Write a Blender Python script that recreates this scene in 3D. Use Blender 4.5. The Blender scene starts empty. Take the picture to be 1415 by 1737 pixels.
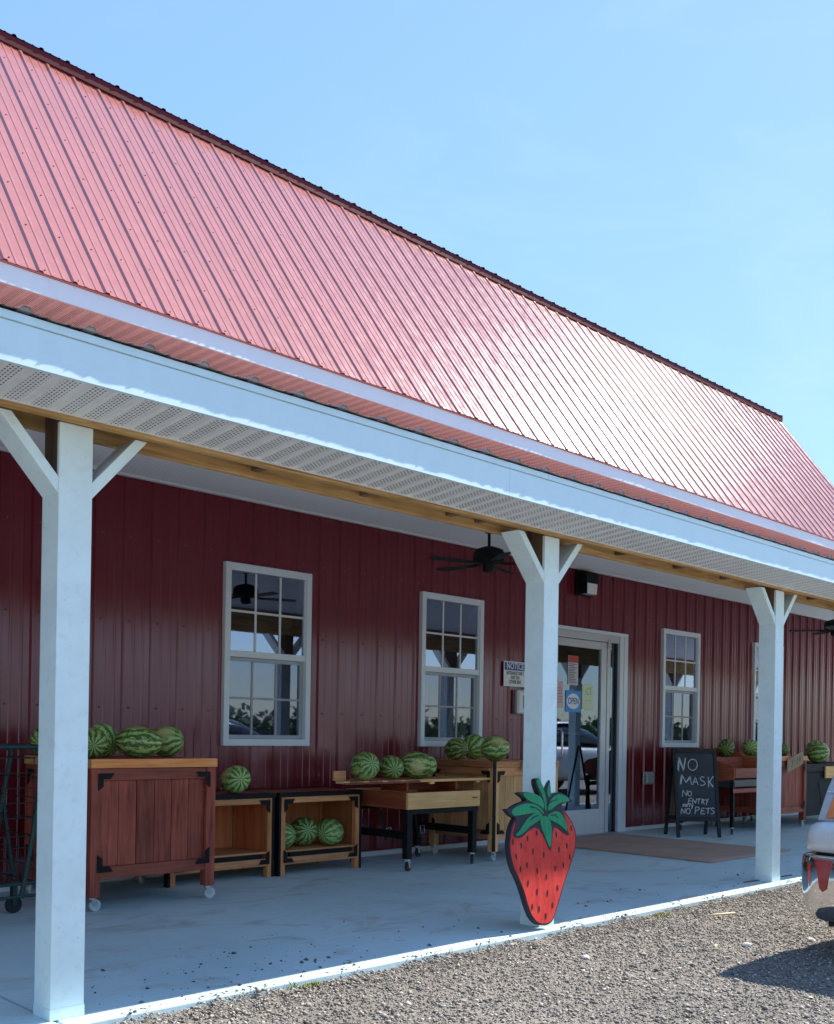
import bpy, bmesh, math, random
import numpy as np
from mathutils import Vector, Matrix, Euler

random.seed(7)
rng = np.random.default_rng(11)
scene = bpy.context.scene
COL = scene.collection
R = math.radians

# ------------------------------------------------------------------ camera
# world: X along the shop front (to the right), Y towards the wall, Z up, slab top = 0 (metres)
cam_d = bpy.data.cameras.new("Camera")
cam = bpy.data.objects.new("Camera", cam_d)
COL.objects.link(cam)
scene.camera = cam
cam_d.sensor_fit = 'HORIZONTAL'
cam_d.sensor_width = 36.0
cam_d.lens = 36.0 * 1758.5 / 1415.0
cam_d.shift_y = (1241.04 - 868.5) / 1415.0
cam_d.clip_start = 0.05
cam_d.clip_end = 2000
YAW, PITCH, ROLL = 0.7841, 0.0017, 0.0161
_f = Vector((math.sin(YAW) * math.cos(PITCH), math.cos(YAW) * math.cos(PITCH), math.sin(PITCH)))
_r = Vector((math.cos(YAW), -math.sin(YAW), 0))
_u = _r.cross(_f)
_r2 = _r * math.cos(ROLL) + _u * math.sin(ROLL)
_u2 = _u * math.cos(ROLL) - _r * math.sin(ROLL)
cam.matrix_world = Matrix(((_r2.x, _u2.x, -_f.x, 0), (_r2.y, _u2.y, -_f.y, 0), (_r2.z, _u2.z, -_f.z, 1.1), (0, 0, 0, 1)))

# ------------------------------------------------------------------ sky, sun, exposure
SUN = Vector((0.7047, -0.1107, 0.7009)).normalized()
world = bpy.data.worlds.new("World")
scene.world = world
world.use_nodes = True
wn = world.node_tree
for n in list(wn.nodes):
    wn.nodes.remove(n)
wo = wn.nodes.new('ShaderNodeOutputWorld')
bg = wn.nodes.new('ShaderNodeBackground')
sky = wn.nodes.new('ShaderNodeTexSky')
sky.sky_type = 'NISHITA'
sky.sun_disc = False
sky.sun_elevation = math.asin(SUN.z)
sky.sun_rotation = math.atan2(SUN.x, SUN.y)
sky.altitude = 0
sky.air_density = 1.0
sky.dust_density = 0.2
sky.ozone_density = 3.0
bg.inputs['Strength'].default_value = 0.15
# even, slightly hazy summer sky: the whole dome's brightness range is compressed alike
bw = wn.nodes.new('ShaderNodeRGBToBW'); wn.links.new(sky.outputs[0], bw.inputs[0])
dv = wn.nodes.new('ShaderNodeMath'); dv.operation = 'DIVIDE'; dv.inputs[1].default_value = 2.0; wn.links.new(bw.outputs[0], dv.inputs[0])
pw = wn.nodes.new('ShaderNodeMath'); pw.operation = 'POWER'; pw.inputs[1].default_value = -0.58; wn.links.new(dv.outputs[0], pw.inputs[0])
scl = wn.nodes.new('ShaderNodeVectorMath'); scl.operation = 'SCALE'
wn.links.new(sky.outputs[0], scl.inputs[0]); wn.links.new(pw.outputs[0], scl.inputs['Scale'])
# very faint high wisps, fixed to the sky itself
gtc = wn.nodes.new('ShaderNodeTexCoord'); gmp = wn.nodes.new('ShaderNodeMapping'); gmp.inputs['Scale'].default_value = (1.2, 3.0, 7.0); gmp.inputs['Rotation'].default_value = (0.2, 0.3, 0.6)
gno = wn.nodes.new('ShaderNodeTexNoise'); gno.inputs['Scale'].default_value = 1.6; gno.inputs['Detail'].default_value = 6; gno.inputs['Roughness'].default_value = .6; gno.inputs['Distortion'].default_value = .6
gmr = wn.nodes.new('ShaderNodeMapRange'); gmr.inputs[1].default_value = .50; gmr.inputs[2].default_value = .78; gmr.inputs[3].default_value = 0; gmr.inputs[4].default_value = .11
gmx = wn.nodes.new('ShaderNodeMix'); gmx.data_type = 'RGBA'; gmx.inputs[7].default_value = (3.6, 4.0, 4.3, 1)
wn.links.new(gtc.outputs['Generated'], gmp.inputs['Vector']); wn.links.new(gmp.outputs[0], gno.inputs['Vector']); wn.links.new(gno.outputs['Fac'], gmr.inputs[0])
wn.links.new(gmr.outputs[0], gmx.inputs[0]); wn.links.new(scl.outputs[0], gmx.inputs[6])
tnt = wn.nodes.new('ShaderNodeMix'); tnt.data_type = 'RGBA'; tnt.blend_type = 'MULTIPLY'; tnt.inputs[0].default_value = 1.0; tnt.inputs[7].default_value = (.90, .955, 1.0, 1)
wn.links.new(gmx.outputs[2], tnt.inputs[6])
wn.links.new(tnt.outputs[2], bg.inputs['Color'])
wn.links.new(bg.outputs[0], wo.inputs['Surface'])

sun_d = bpy.data.lights.new("Sun", 'SUN')
sun_d.energy = 4.8
sun_d.angle = R(0.53)
sun_d.color = (1.0, 0.94, 0.85)
sun = bpy.data.objects.new("Sun", sun_d)
COL.objects.link(sun)
sun.rotation_euler = (-SUN).to_track_quat('-Z', 'Y').to_euler()

scene.view_settings.view_transform = 'Standard'
scene.view_settings.look = 'None'
scene.view_settings.gamma = 1.0
scene.view_settings.use_curve_mapping = False
scene.view_settings.exposure = 1.08
scene.render.engine = 'CYCLES'
scene.cycles.use_denoising = True
scene.cycles.max_bounces = 12
scene.cycles.diffuse_bounces = 7
scene.cycles.transparent_max_bounces = 16
scene.cycles.sample_clamp_indirect = 8.0

# ------------------------------------------------------------------ helpers
def link(o):
    COL.objects.link(o)
    return o

def tag(o, label=None, cat=None, group=None, kind=None):
    if label: o['label'] = label
    if cat: o['category'] = cat
    if group: o['group'] = group
    if kind: o['kind'] = kind
    return o

def empty(name, loc=(0, 0, 0), rz=0.0, parent=None):
    o = bpy.data.objects.new(name, None)
    o.empty_display_size = 0.1
    o.location = loc
    o.rotation_euler = (0, 0, rz)
    o.parent = parent
    return link(o)

def thing(name, label, cat, loc=(0, 0, 0), rz=0.0, group=None):
    return tag(empty(name, loc, rz), label, cat, group)

def kids(o):
    return [c for c in bpy.data.objects if c.parent == o]

def copy_tree(o, parent=None):
    c = o.copy()
    link(c)
    c.parent = parent
    for ch in KIDS.get(o.name, []):
        cc = copy_tree(ch, c)
        KIDS.setdefault(c.name, []).append(cc)
    return c
KIDS = {}
def reg(o, parent):
    if parent is not None:
        KIDS.setdefault(parent.name, []).append(o)

class MB:
    def __init__(s):
        s.v = []; s.f = []; s.mi = []
    def add(s, vs, fs, mi=0):
        k = len(s.v)
        s.v += [tuple(p) for p in vs]
        s.f += [tuple(i + k for i in f) for f in fs]
        s.mi += [mi] * len(fs)
        return s
    def box(s, x0, x1, y0, y1, z0, z1, mi=0):
        return s.add([(x0, y0, z0), (x1, y0, z0), (x1, y1, z0), (x0, y1, z0), (x0, y0, z1), (x1, y0, z1), (x1, y1, z1), (x0, y1, z1)],
                     [(0, 3, 2, 1), (4, 5, 6, 7), (0, 1, 5, 4), (1, 2, 6, 5), (2, 3, 7, 6), (3, 0, 4, 7)], mi)
    def prism(s, poly, axis, c0, c1, mi=0):
        """extrude a 2-D polygon; axis x: poly=(y,z), y: (x,z), z: (x,y)"""
        n = len(poly)
        def P(a, b, c):
            return {'x': (c, a, b), 'y': (a, c, b), 'z': (a, b, c)}[axis]
        vs = [P(a, b, c0) for a, b in poly] + [P(a, b, c1) for a, b in poly]
        fs = [tuple(range(n))[::-1], tuple(range(n, 2 * n))] + [(i, (i + 1) % n, n + (i + 1) % n, n + i) for i in range(n)]
        return s.add(vs, fs, mi)
    def cyl(s, p0, p1, r0, r1=None, n=12, caps=True, mi=0):
        r1 = r0 if r1 is None else r1
        p0, p1 = Vector(p0), Vector(p1)
        d = (p1 - p0).normalized()
        a = d.orthogonal().normalized(); b = d.cross(a)
        vs = []
        for p, r in ((p0, r0), (p1, r1)):
            for i in range(n):
                t = 2 * math.pi * i / n
                vs.append(p + (a * math.cos(t) + b * math.sin(t)) * r)
        fs = [(i, (i + 1) % n, n + (i + 1) % n, n + i) for i in range(n)]
        if caps:
            fs += [tuple(range(n))[::-1], tuple(range(n, 2 * n))]
        return s.add(vs, fs, mi)
    def tube(s, pts, r, n=8, mi=0):
        pts = [Vector(p) for p in pts]
        rings = []
        for i, p in enumerate(pts):
            t = (pts[min(i + 1, len(pts) - 1)] - pts[max(i - 1, 0)]).normalized()
            if i == 0:
                a = t.orthogonal().normalized()
            else:
                a = (a - t * a.dot(t)).normalized()
            b = t.cross(a)
            rings.append([p + (a * math.cos(2 * math.pi * k / n) + b * math.sin(2 * math.pi * k / n)) * r for k in range(n)])
        vs = [q for rg in rings for q in rg]
        fs = []
        for i in range(len(pts) - 1):
            for k in range(n):
                fs.append((i * n + k, i * n + (k + 1) % n, (i + 1) * n + (k + 1) % n, (i + 1) * n + k))
        fs += [tuple(range(n))[::-1], tuple(range((len(pts) - 1) * n, len(pts) * n))]
        return s.add(vs, fs, mi)
    def lathe(s, prof, n=20, c=(0, 0, 0), mi=0):
        vs = []
        for r, z in prof:
            for i in range(n):
                t = 2 * math.pi * i / n
                vs.append((c[0] + r * math.cos(t), c[1] + r * math.sin(t), c[2] + z))
        fs = []
        for j in range(len(prof) - 1):
            for i in range(n):
                fs.append((j * n + i, j * n + (i + 1) % n, (j + 1) * n + (i + 1) % n, (j + 1) * n + i))
        return s.add(vs, fs, mi)
    def mesh(s, name, mats):
        me = bpy.data.meshes.new(name)
        me.from_pydata(s.v, [], s.f)
        if not isinstance(mats, (list, tuple)): mats = [mats]
        for m in mats: me.materials.append(m)
        if len(mats) > 1:
            me.polygons.foreach_set('material_index', s.mi)
        bm = bmesh.new(); bm.from_mesh(me)
        if getattr(s, 'fix', True):
            bmesh.ops.recalc_face_normals(bm, faces=bm.faces)
        bm.to_mesh(me); bm.free()
        me.update()
        return me
    def build(s, name, mats, parent=None, bevel=0.0, smooth=None, loc=None, rot=None):
        me = s.mesh(name, mats)
        o = bpy.data.objects.new(name, me)
        link(o)
        o.parent = parent
        reg(o, parent)
        if loc is not None: o.location = loc
        if rot is not None: o.rotation_euler = rot
        if bevel > 0:
            b = o.modifiers.new('bevel', 'BEVEL'); b.width = bevel; b.segments = 2; b.limit_method = 'ANGLE'; b.angle_limit = R(40)
            b.harden_normals = False
        if smooth is not None:
            me.polygons.foreach_set('use_smooth', [True] * len(me.polygons))
            try:
                me.set_sharp_from_angle(angle=R(smooth))
            except Exception:
                pass
        return o

def clone(o, parent, loc=None, rot=None):
    c = o.copy()
    link(c)
    c.parent = parent
    reg(c, parent)
    if loc is not None: c.location = loc
    if rot is not None: c.rotation_euler = rot
    return c

# ------------------------------------------------------------------ materials
class NT:
    def __init__(s, name):
        s.m = bpy.data.materials.new(name)
        s.m.use_nodes = True
        s.t = s.m.node_tree
        s.b = s.t.nodes['Principled BSDF']
        s.out = s.t.nodes['Material Output']
    def n(s, typ, **kw):
        x = s.t.nodes.new(typ)
        for k, v in kw.items(): setattr(x, k, v)
        return x
    def l(s, a, b):
        s.t.links.new(a, b)
    def val(s, inp, v):
        if hasattr(v, 'is_linked') or hasattr(v, 'links'):
            s.l(v, inp)
        else:
            inp.default_value = v
    def math(s, op, a, b=None, c=None):
        x = s.n('ShaderNodeMath', operation=op)
        s.val(x.inputs[0], a)
        if b is not None: s.val(x.inputs[1], b)
        if c is not None: s.val(x.inputs[2], c)
        return x.outputs[0]
    def coords(s, scale=(1, 1, 1), rand=True):
        tc = s.n('ShaderNodeTexCoord')
        mp = s.n('ShaderNodeMapping')
        mp.inputs['Scale'].default_value = scale
        s.l(tc.outputs['Object'], mp.inputs['Vector'])
        if rand:
            oi = s.n('ShaderNodeObjectInfo')
            mul = s.n('ShaderNodeVectorMath', operation='SCALE')
            mul.inputs[0].default_value = (37.1, 17.3, 23.7)
            s.l(oi.outputs['Random'], mul.inputs['Scale'])
            s.l(mul.outputs[0], mp.inputs['Location'])
        return mp.outputs[0]
    def noise(s, vec, scale, detail=3, rough=.55, dist=0.0):
        x = s.n('ShaderNodeTexNoise')
        x.inputs['Scale'].default_value = scale
        x.inputs['Detail'].default_value = detail
        x.inputs['Roughness'].default_value = rough
        x.inputs['Distortion'].default_value = dist
        if vec is not None: s.l(vec, x.inputs['Vector'])
        return x.outputs['Fac']
    def ramp(s, fac, stops, interp='LINEAR'):
        x = s.n('ShaderNodeValToRGB')
        x.color_ramp.interpolation = interp
        e = x.color_ramp.elements
        while len(e) < len(stops): e.new(0.5)
        for el, (p, c) in zip(e, stops):
            el.position = p
            el.color = (c[0], c[1], c[2], 1) if len(c) == 3 else c
        s.l(fac, x.inputs['Fac'])
        return x.outputs['Color']
    def mix(s, fac, a, b, blend='MIX'):
        x = s.n('ShaderNodeMix', data_type='RGBA', blend_type=blend)
        s.val(x.inputs[0], fac)
        for inp, v in ((x.inputs[6], a), (x.inputs[7], b)):
            if isinstance(v, tuple): inp.default_value = (v[0], v[1], v[2], 1)
            else: s.l(v, inp)
        return x.outputs[2]
    def bump(s, h, strength=.2, dist=.01, normal=None):
        x = s.n('ShaderNodeBump')
        x.inputs['Strength'].default_value = strength
        x.inputs['Distance'].default_value = dist
        s.l(h, x.inputs['Height'])
        if normal is not None: s.l(normal, x.inputs['Normal'])
        return x.outputs[0]
    def maprange(s, v, a, b, c, d):
        x = s.n('ShaderNodeMapRange')
        s.l(v, x.inputs[0])
        for i, q in enumerate((a, b, c, d)): x.inputs[1 + i].default_value = q
        return x.outputs[0]

def paint(name, col, rough=.45, var=.12, vscale=2.5, metal=0.0, spec=.5, bump=.0, bscale=60.0, dirt=0.0, dirtcol=(.12, .10, .08), coat=0.0, rvar=.08):
    t = NT(name)
    v = t.coords()
    n1 = t.noise(v, vscale, 4)
    lo = tuple(max(0, c * (1 - var)) for c in col); hi = tuple(min(1, c * (1 + var)) for c in col)
    c = t.ramp(n1, [(.3, lo), (.7, hi)])
    if dirt > 0:
        n2 = t.noise(v, vscale * 4.3, 6, .7)
        f = t.maprange(n2, .52, .75, 0, dirt)
        c = t.mix(f, c, dirtcol)
    t.l(c, t.b.inputs['Base Color'])
    n3 = t.noise(v, vscale * 7, 3)
    t.l(t.maprange(n3, .3, .7, max(.02, rough - rvar), min(1, rough + rvar)), t.b.inputs['Roughness'])
    t.b.inputs['Metallic'].default_value = metal
    t.b.inputs['Specular IOR Level'].default_value = spec
    if coat: 
        t.b.inputs['Coat Weight'].default_value = coat
        t.b.inputs['Coat Roughness'].default_value = .05
    if bump > 0:
        t.l(t.bump(t.noise(v, bscale, 3), bump, .004), t.b.inputs['Normal'])
    return t.m

def wood(name, c1, c2, axis='z', rough=.55, grain=1.0, spec=.35, knots=True, wear=0.0):
    t = NT(name)
    sc = {'x': (1.2, 18, 18), 'y': (18, 1.2, 18), 'z': (18, 18, 1.2)}[axis]
    v = t.coords(sc)
    n1 = t.noise(v, 2.2 * grain, 6, .62, .6)
    v2 = t.coords((3, 3, 3))
    n2 = t.noise(v2, 1.5, 3)
    f = t.math('ADD', t.math('MULTIPLY', n1, .75), t.math('MULTIPLY', n2, .3))
    mid = tuple((a + b) / 2 for a, b in zip(c1, c2))
    c = t.ramp(f, [(.34, c1), (.52, mid), (.7, c2)])
    oi = t.n('ShaderNodeObjectInfo')
    hv = t.n('ShaderNodeHueSaturation')
    t.l(t.maprange(oi.outputs['Random'], 0, 1, .78, 1.22), hv.inputs['Value'])
    t.l(c, hv.inputs['Color'])
    cc = hv.outputs[0]
    if wear > 0:
        n5 = t.noise(v2, 14, 6, .7)
        cc = t.mix(t.maprange(n5, .6, .72, 0, wear), cc, (.5, .42, .34))
    t.l(cc, t.b.inputs['Base Color'])
    t.b.inputs['Roughness'].default_value = rough
    t.b.inputs['Specular IOR Level'].default_value = spec
    t.l(t.bump(n1, .18, .003), t.b.inputs['Normal'])
    return t.m

def metalpaint(name, col, rough, var=.06, spec=.5, wob=.12, dirt=0.0, stint=None):
    """painted sheet steel: long soft waviness (oil canning), faint streaks along z of the object"""
    t = NT(name)
    v = t.coords((1, 1, 1), rand=False)
    vs = t.coords((9, 9, .45), rand=True)
    n1 = t.noise(vs, 1.6, 4)
    n0 = t.noise(v, .6, 2)
    lo = tuple(c * (1 - var) for c in col); hi = tuple(min(1, c * (1 + var)) for c in col)
    c = t.ramp(t.math('ADD', t.math('MULTIPLY', n1, .6), t.math('MULTIPLY', n0, .4)), [(.3, lo), (.7, hi)])
    if dirt > 0:
        nd = t.noise(v, 7, 6, .7)
        c = t.mix(t.maprange(nd, .55, .8, 0, dirt), c, (.16, .13, .11))
    t.l(c, t.b.inputs['Base Color'])
    t.l(t.maprange(n1, .3, .7, max(.03, rough - .05), rough + .05), t.b.inputs['Roughness'])
    t.b.inputs['Specular IOR Level'].default_value = spec
    if stint: t.b.inputs['Specular Tint'].default_value = (*stint, 1)
    nw = t.noise(t.coords((1.3, 1.3, .8), rand=True), 1.1, 2)
    b1 = t.bump(nw, wob, .02)
    t.l(b1, t.b.inputs['Normal'])
    return t.m

def glass_mat(name, tint=(.9, .95, 1.0), refl=.12, gain=1.6):
    t = NT(name)
    t.t.nodes.remove(t.b)
    fr = t.n('ShaderNodeFresnel'); fr.inputs['IOR'].default_value = 1.5
    f = t.math('MINIMUM', t.math('ADD', t.math('MULTIPLY', fr.outputs[0], gain), refl), 1.0)
    tr = t.n('ShaderNodeBsdfTransparent'); tr.inputs['Color'].default_value = (.72, .78, .82, 1)
    gl = t.n('ShaderNodeBsdfGlossy'); gl.inputs['Roughness'].default_value = .015
    gl.inputs['Color'].default_value = (*tint, 1)
    v = t.coords((1, 1, 1))
    t.l(t.bump(t.noise(v, 1.3, 1), .015, .02), gl.inputs['Normal'])
    mx = t.n('ShaderNodeMixShader')
    t.l(f, mx.inputs[0]); t.l(tr.outputs[0], mx.inputs[1]); t.l(gl.outputs[0], mx.inputs[2])
    t.l(mx.outputs[0], t.out.inputs['Surface'])
    return t.m

M = {}
M['wall'] = metalpaint('wall_paint', (.185, .016, .022), .20, .05, .95, .16, stint=(.96, .86, 1.0))
M['roof'] = metalpaint('roof_paint', (.41, .15, .13), .195, .08, 1.0, .08)
M['capdark'] = paint('maroon_flashing', (.095, .012, .018), .6, .1, spec=.2)
M['white_metal'] = metalpaint('white_trim_metal', (.64, .83, .91), .5, .03, .5, .10, dirt=.10)  # white metal; the cyan cast of the skylight is tinted into its colour
M['ceil_metal'] = metalpaint('ceiling_sheet_metal', (.78, .80, .82), .4, .03, .5, .08)
M['white_trim'] = paint('white_paint', (.74, .75, .75), .55, .04, 3, dirt=.12, dirtcol=(.40, .37, .33))
M['post_white'] = paint('post_white_paint', (.75, .90, .91), .6, .05, 5, bump=.25, bscale=22, dirt=.24, dirtcol=(.42, .38, .33))  # white paint with the bluish light cast put into the base colour
M['vinyl'] = paint('white_vinyl', (.78, .84, .87), .4, .02, 3, dirt=.05, dirtcol=(.4, .38, .35))
M['muntin'] = paint('grille_bar_white', (.76, .77, .77), .5, .03)
M['underside'] = paint('bare_sheet_underside', (.33, .31, .30), .5, .15, 8)
M['beam'] = wood('yellow_pine_lumber', (.26, .14, .05), (.66, .43, .19), 'x', .8, spec=.15, wear=.1)
M['rawpost'] = wood('brown_treated_lumber', (.12, .070, .042), (.26, .16, .10), 'z', .8)
M['redwood_z'] = wood('red_brown_stain_upright', (.17, .030, .020), (.48, .115, .066), 'z', .5, spec=.25, wear=.05)
M['redwood_x'] = wood('red_brown_stain_rail', (.20, .042, .028), (.46, .125, .075), 'x', .5, spec=.25, wear=.05)
M['tan_z'] = wood('tan_cedar_upright', (.44, .145, .05), (.78, .34, .135), 'z', .6, spec=.2)
M['tan_x'] = wood('tan_cedar_rail', (.50, .19, .075), (.84, .42, .18), 'x', .6, spec=.2, wear=.06)
M['tan_y'] = wood('tan_cedar_slat', (.30, .11, .045), (.60, .28, .125), 'y', .6, spec=.2, wear=.06)
M['pine_x'] = wood('pale_pine_rail', (.70, .36, .12), (.93, .56, .24), 'x', .6, spec=.2)
M['pine_z'] = wood('pale_pine_upright', (.62, .35, .13), (.88, .57, .26), 'z', .6, spec=.2)
M['ply'] = wood('orange_plywood', (.48, .135, .045), (.74, .265, .095), 'z', .6, .6, spec=.2)
M['black'] = paint('black_powder_coat', (.010, .010, .011), .55, .2, 6, spec=.2)
M['blackframe'] = paint('black_stained_frame', (.012, .011, .012), .65, .25, 8, bump=.2, bscale=40)
M['steel'] = paint('zinc_caster_steel', (.55, .56, .58), .32, .1, 10, metal=.9)
M['wheel_white'] = paint('pale_caster_wheel', (.55, .57, .57), .45, .1, 10)
M['wheel_dark'] = paint('dark_caster_wheel', (.03, .03, .033), .5, .1, 10)
M['glass'] = glass_mat('window_glass', (.68, .76, 1.0), .32, 2.0)
M['doorglass'] = glass_mat('door_glass', (.66, .80, 1.0), .14, 1.7)
M['alu'] = paint('pale_aluminium', (.60, .62, .63), .4, .05, 3, metal=.25, dirt=.10)
M['alu_dark'] = paint('dark_aluminium', (.05, .055, .06), .4, .1)
M['rubber'] = paint('black_rubber', (.018, .018, .018), .75, .2, 6)
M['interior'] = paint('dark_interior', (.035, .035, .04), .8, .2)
def screen_mat():
    t = NT('insect_screen_mesh')
    t.t.nodes.remove(t.b)
    tr = t.n('ShaderNodeBsdfTransparent'); df = t.n('ShaderNodeBsdfDiffuse'); df.inputs['Color'].default_value = (.045, .045, .05, 1)
    mx = t.n('ShaderNodeMixShader'); mx.inputs[0].default_value = .26
    t.l(tr.outputs[0], mx.inputs[1]); t.l(df.outputs[0], mx.inputs[2]); t.l(mx.outputs[0], t.out.inputs['Surface'])
    return t.m
M['screen'] = screen_mat()
M['curtain'] = paint('lavender_curtain', (.62, .60, .76), .9, .15, 6, bump=.4, bscale=12)
M['screw'] = paint('screw_head', (.10, .03, .03), .5, .1)
M['lampglass'] = paint('frosted_lamp_glass', (.85, .86, .85), .25, .06, 6)

def soffit_mat():
    t = NT('perforated_white_soffit')
    v = t.coords((1, 1, 1), rand=False)
    sp = t.n('ShaderNodeSeparateXYZ'); t.l(v, sp.inputs[0])
    x, y = sp.outputs[0], sp.outputs[1]
    band = t.math('FRACT', t.math('DIVIDE', x, .1016))
    inb = t.math('MULTIPLY', t.math('GREATER_THAN', band, .30), t.math('LESS_THAN', band, .86))
    hx = t.math('LESS_THAN', t.math('FRACT', t.math('DIVIDE', x, .0142)), .46)
    row = t.math('FLOOR', t.math('DIVIDE', x, .0142))
    off = t.math('MULTIPLY', t.math('FRACT', t.math('MULTIPLY', row, .5)), .02)
    hy = t.math('LESS_THAN', t.math('FRACT', t.math('DIVIDE', t.math('ADD', y, off), .020)), .52)
    hole = t.math('MULTIPLY', t.math('MULTIPLY', hx, hy), inb)
    n = t.noise(t.coords((3, 3, 3)), 4, 4)
    base = t.ramp(n, [(.3, (.72, .73, .72)), (.7, (.80, .81, .80))])
    t.l(t.mix(hole, base, (.07, .07, .07)), t.b.inputs['Base Color'])
    t.b.inputs['Roughness'].default_value = .5
    return t.m
M['soffit'] = soffit_mat()

def slab_mat():
    t = NT('sealed_concrete')
    v = t.coords((1, 1, 1), rand=False)
    big = t.noise(v, .9, 5, .6)
    fine = t.noise(v, 38, 5, .7)
    c = t.ramp(t.math('ADD', t.math('MULTIPLY', big, .75), t.math('MULTIPLY', fine, .25)), [(.32, (.47, .63, .65)), (.5, (.58, .74, .76)), (.68, (.65, .80, .81))])  # grey concrete, teal cast of the light included in the colour
    st = t.noise(t.coords((1.2, 2.2, 1), rand=False), 1.3, 6, .75, 1.0)
    c = t.mix(t.maprange(st, .53, .70, 0, .65), c, (.40, .36, .30))
    sc = t.noise(t.coords((3, 14, 1), rand=False), 2.0, 6, .8, .5)
    c = t.mix(t.maprange(sc, .58, .70, 0, .35), c, (.24, .27, .29))
    sp = t.noise(v, 90, 2, .6)
    c = t.mix(t.maprange(sp, .70, .78, 0, .5), c, (.08, .08, .08))
    t.l(c, t.b.inputs['Base Color'])
    t.l(t.maprange(big, .3, .7, .6, .8), t.b.inputs['Roughness'])
    t.b.inputs['Specular IOR Level'].default_value = .12
    t.l(t.bump(fine, .12, .003), t.b.inputs['Normal'])
    return t.m
M['slab'] = slab_mat()

def gravel_mat():
    t = NT('asphalt_millings_ground')
    v = t.coords((1, 1, 1), rand=False)
    big = t.noise(v, .7, 4, .6)
    f1 = t.noise(v, 60, 6, .75)
    f2 = t.noise(v, 190, 3, .6)
    f = t.math('ADD', t.math('MULTIPLY', f1, .7), t.math('MULTIPLY', f2, .3))
    c = t.ramp(f, [(.30, (.115, .106, .095)), (.45, (.255, .23, .20)), (.58, (.385, .347, .30)), (.75, (.55, .505, .44))])
    c = t.mix(t.maprange(big, .35, .65, .35, 0), c, (.075, .07, .066))
    t.l(c, t.b.inputs['Base Color'])
    t.b.inputs['Roughness'].default_value = .95
    t.b.inputs['Specular IOR Level'].default_value = .2
    t.l(t.bump(f, 1.0, .02), t.b.inputs['Normal'])
    return t.m
M['gravel'] = gravel_mat()

def stone_mat(name='loose_stone', stops=None):
    t = NT(name)
    a = t.n('ShaderNodeAttribute'); a.attribute_name = 'tint'
    v = t.coords((1, 1, 1), rand=False)
    big = t.noise(v, .8, 4, .6)
    c = t.ramp(a.outputs['Fac'], stops or [(.0, (.08, .076, .07)), (.28, (.215, .195, .17)), (.62, (.405, .362, .305)), (.88, (.57, .52, .45)), (1.0, (.72, .68, .62))])
    c = t.mix(t.maprange(big, .38, .62, .40, 0), c, (.14, .135, .13))
    t.l(c, t.b.inputs['Base Color'])
    t.b.inputs['Roughness'].default_value = .9
    t.b.inputs['Specular IOR Level'].default_value = .25
    return t.m
M['stone'] = stone_mat()

def melon_mat():
    t = NT('watermelon_rind')
    v = t.coords((1, 1, 1), rand=True)
    vl = t.coords((.55, 1, 1), rand=True)
    tc = t.n('ShaderNodeTexCoord')
    sp = t.n('ShaderNodeSeparateXYZ'); t.l(tc.outputs['Object'], sp.inputs[0])
    ang = t.math('ARCTAN2', sp.outputs[1], sp.outputs[2])
    rad = t.math('SQRT', t.math('ADD', t.math('POWER', sp.outputs[1], 2.0), t.math('POWER', sp.outputs[2], 2.0)))
    nz = t.noise(vl, 3.0, 5, .7)
    nz2 = t.noise(v, 11.0, 5, .8)
    wig = t.math('MULTIPLY', t.math('ADD', t.math('MULTIPLY', t.math('SUBTRACT', nz, .5), 15.0), t.math('MULTIPLY', t.math('SUBTRACT', nz2, .5), 10.0)), t.math('ADD', t.math('MULTIPLY', rad, .8), .2))
    a2 = t.math('ADD', t.math('MULTIPLY', ang, 11.0), wig)
    s = t.math('ADD', t.math('MULTIPLY', t.math('SINE', a2), .36), .5)
    oi = t.n('ShaderNodeObjectInfo')
    s = t.math('ADD', t.math('ADD', s, t.math('MULTIPLY', t.math('SUBTRACT', nz2, .5), .9)), t.maprange(oi.outputs['Random'], 0, 1, -.20, .14))
    c = t.ramp(s, [(.06, (.024, .070, .016)), (.28, (.060, .15, .030)), (.50, (.20, .33, .070)), (.85, (.44, .58, .19))])
    ve = t.noise(t.coords((.5, 1.6, 1.6), rand=True), 16, 5, .8, 1.2)
    c = t.mix(t.maprange(ve, .54, .66, 0, .35), c, (.30, .40, .18))
    vn = t.n('ShaderNodeVectorMath', operation='NORMALIZE'); t.l(tc.outputs['Object'], vn.inputs[0])
    dt = t.n('ShaderNodeVectorMath', operation='DOT_PRODUCT'); dt.inputs[1].default_value = (.15, .6, -.78); t.l(vn.outputs[0], dt.inputs[0])
    gs = t.maprange(t.math('ADD', dt.outputs['Value'], t.math('MULTIPLY', t.math('SUBTRACT', nz2, .5), .5)), .78, .98, 0, .85)
    c = t.mix(gs, c, (.55, .52, .20))
    hs = t.n('ShaderNodeHueSaturation'); t.l(c, hs.inputs['Color'])
    t.l(t.maprange(oi.outputs['Random'], 0, 1, .475, .51), hs.inputs['Hue']); t.l(t.maprange(t.math('FRACT', t.math('MULTIPLY', oi.outputs['Random'], 7.3)), 0, 1, .85, 1.3), hs.inputs['Value'])
    c = hs.outputs[0]
    t.l(c, t.b.inputs['Base Color'])
    t.b.inputs['Roughness'].default_value = .45
    t.l(t.bump(nz2, .08, .004), t.b.inputs['Normal'])
    return t.m
M['melon'] = melon_mat()

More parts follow.
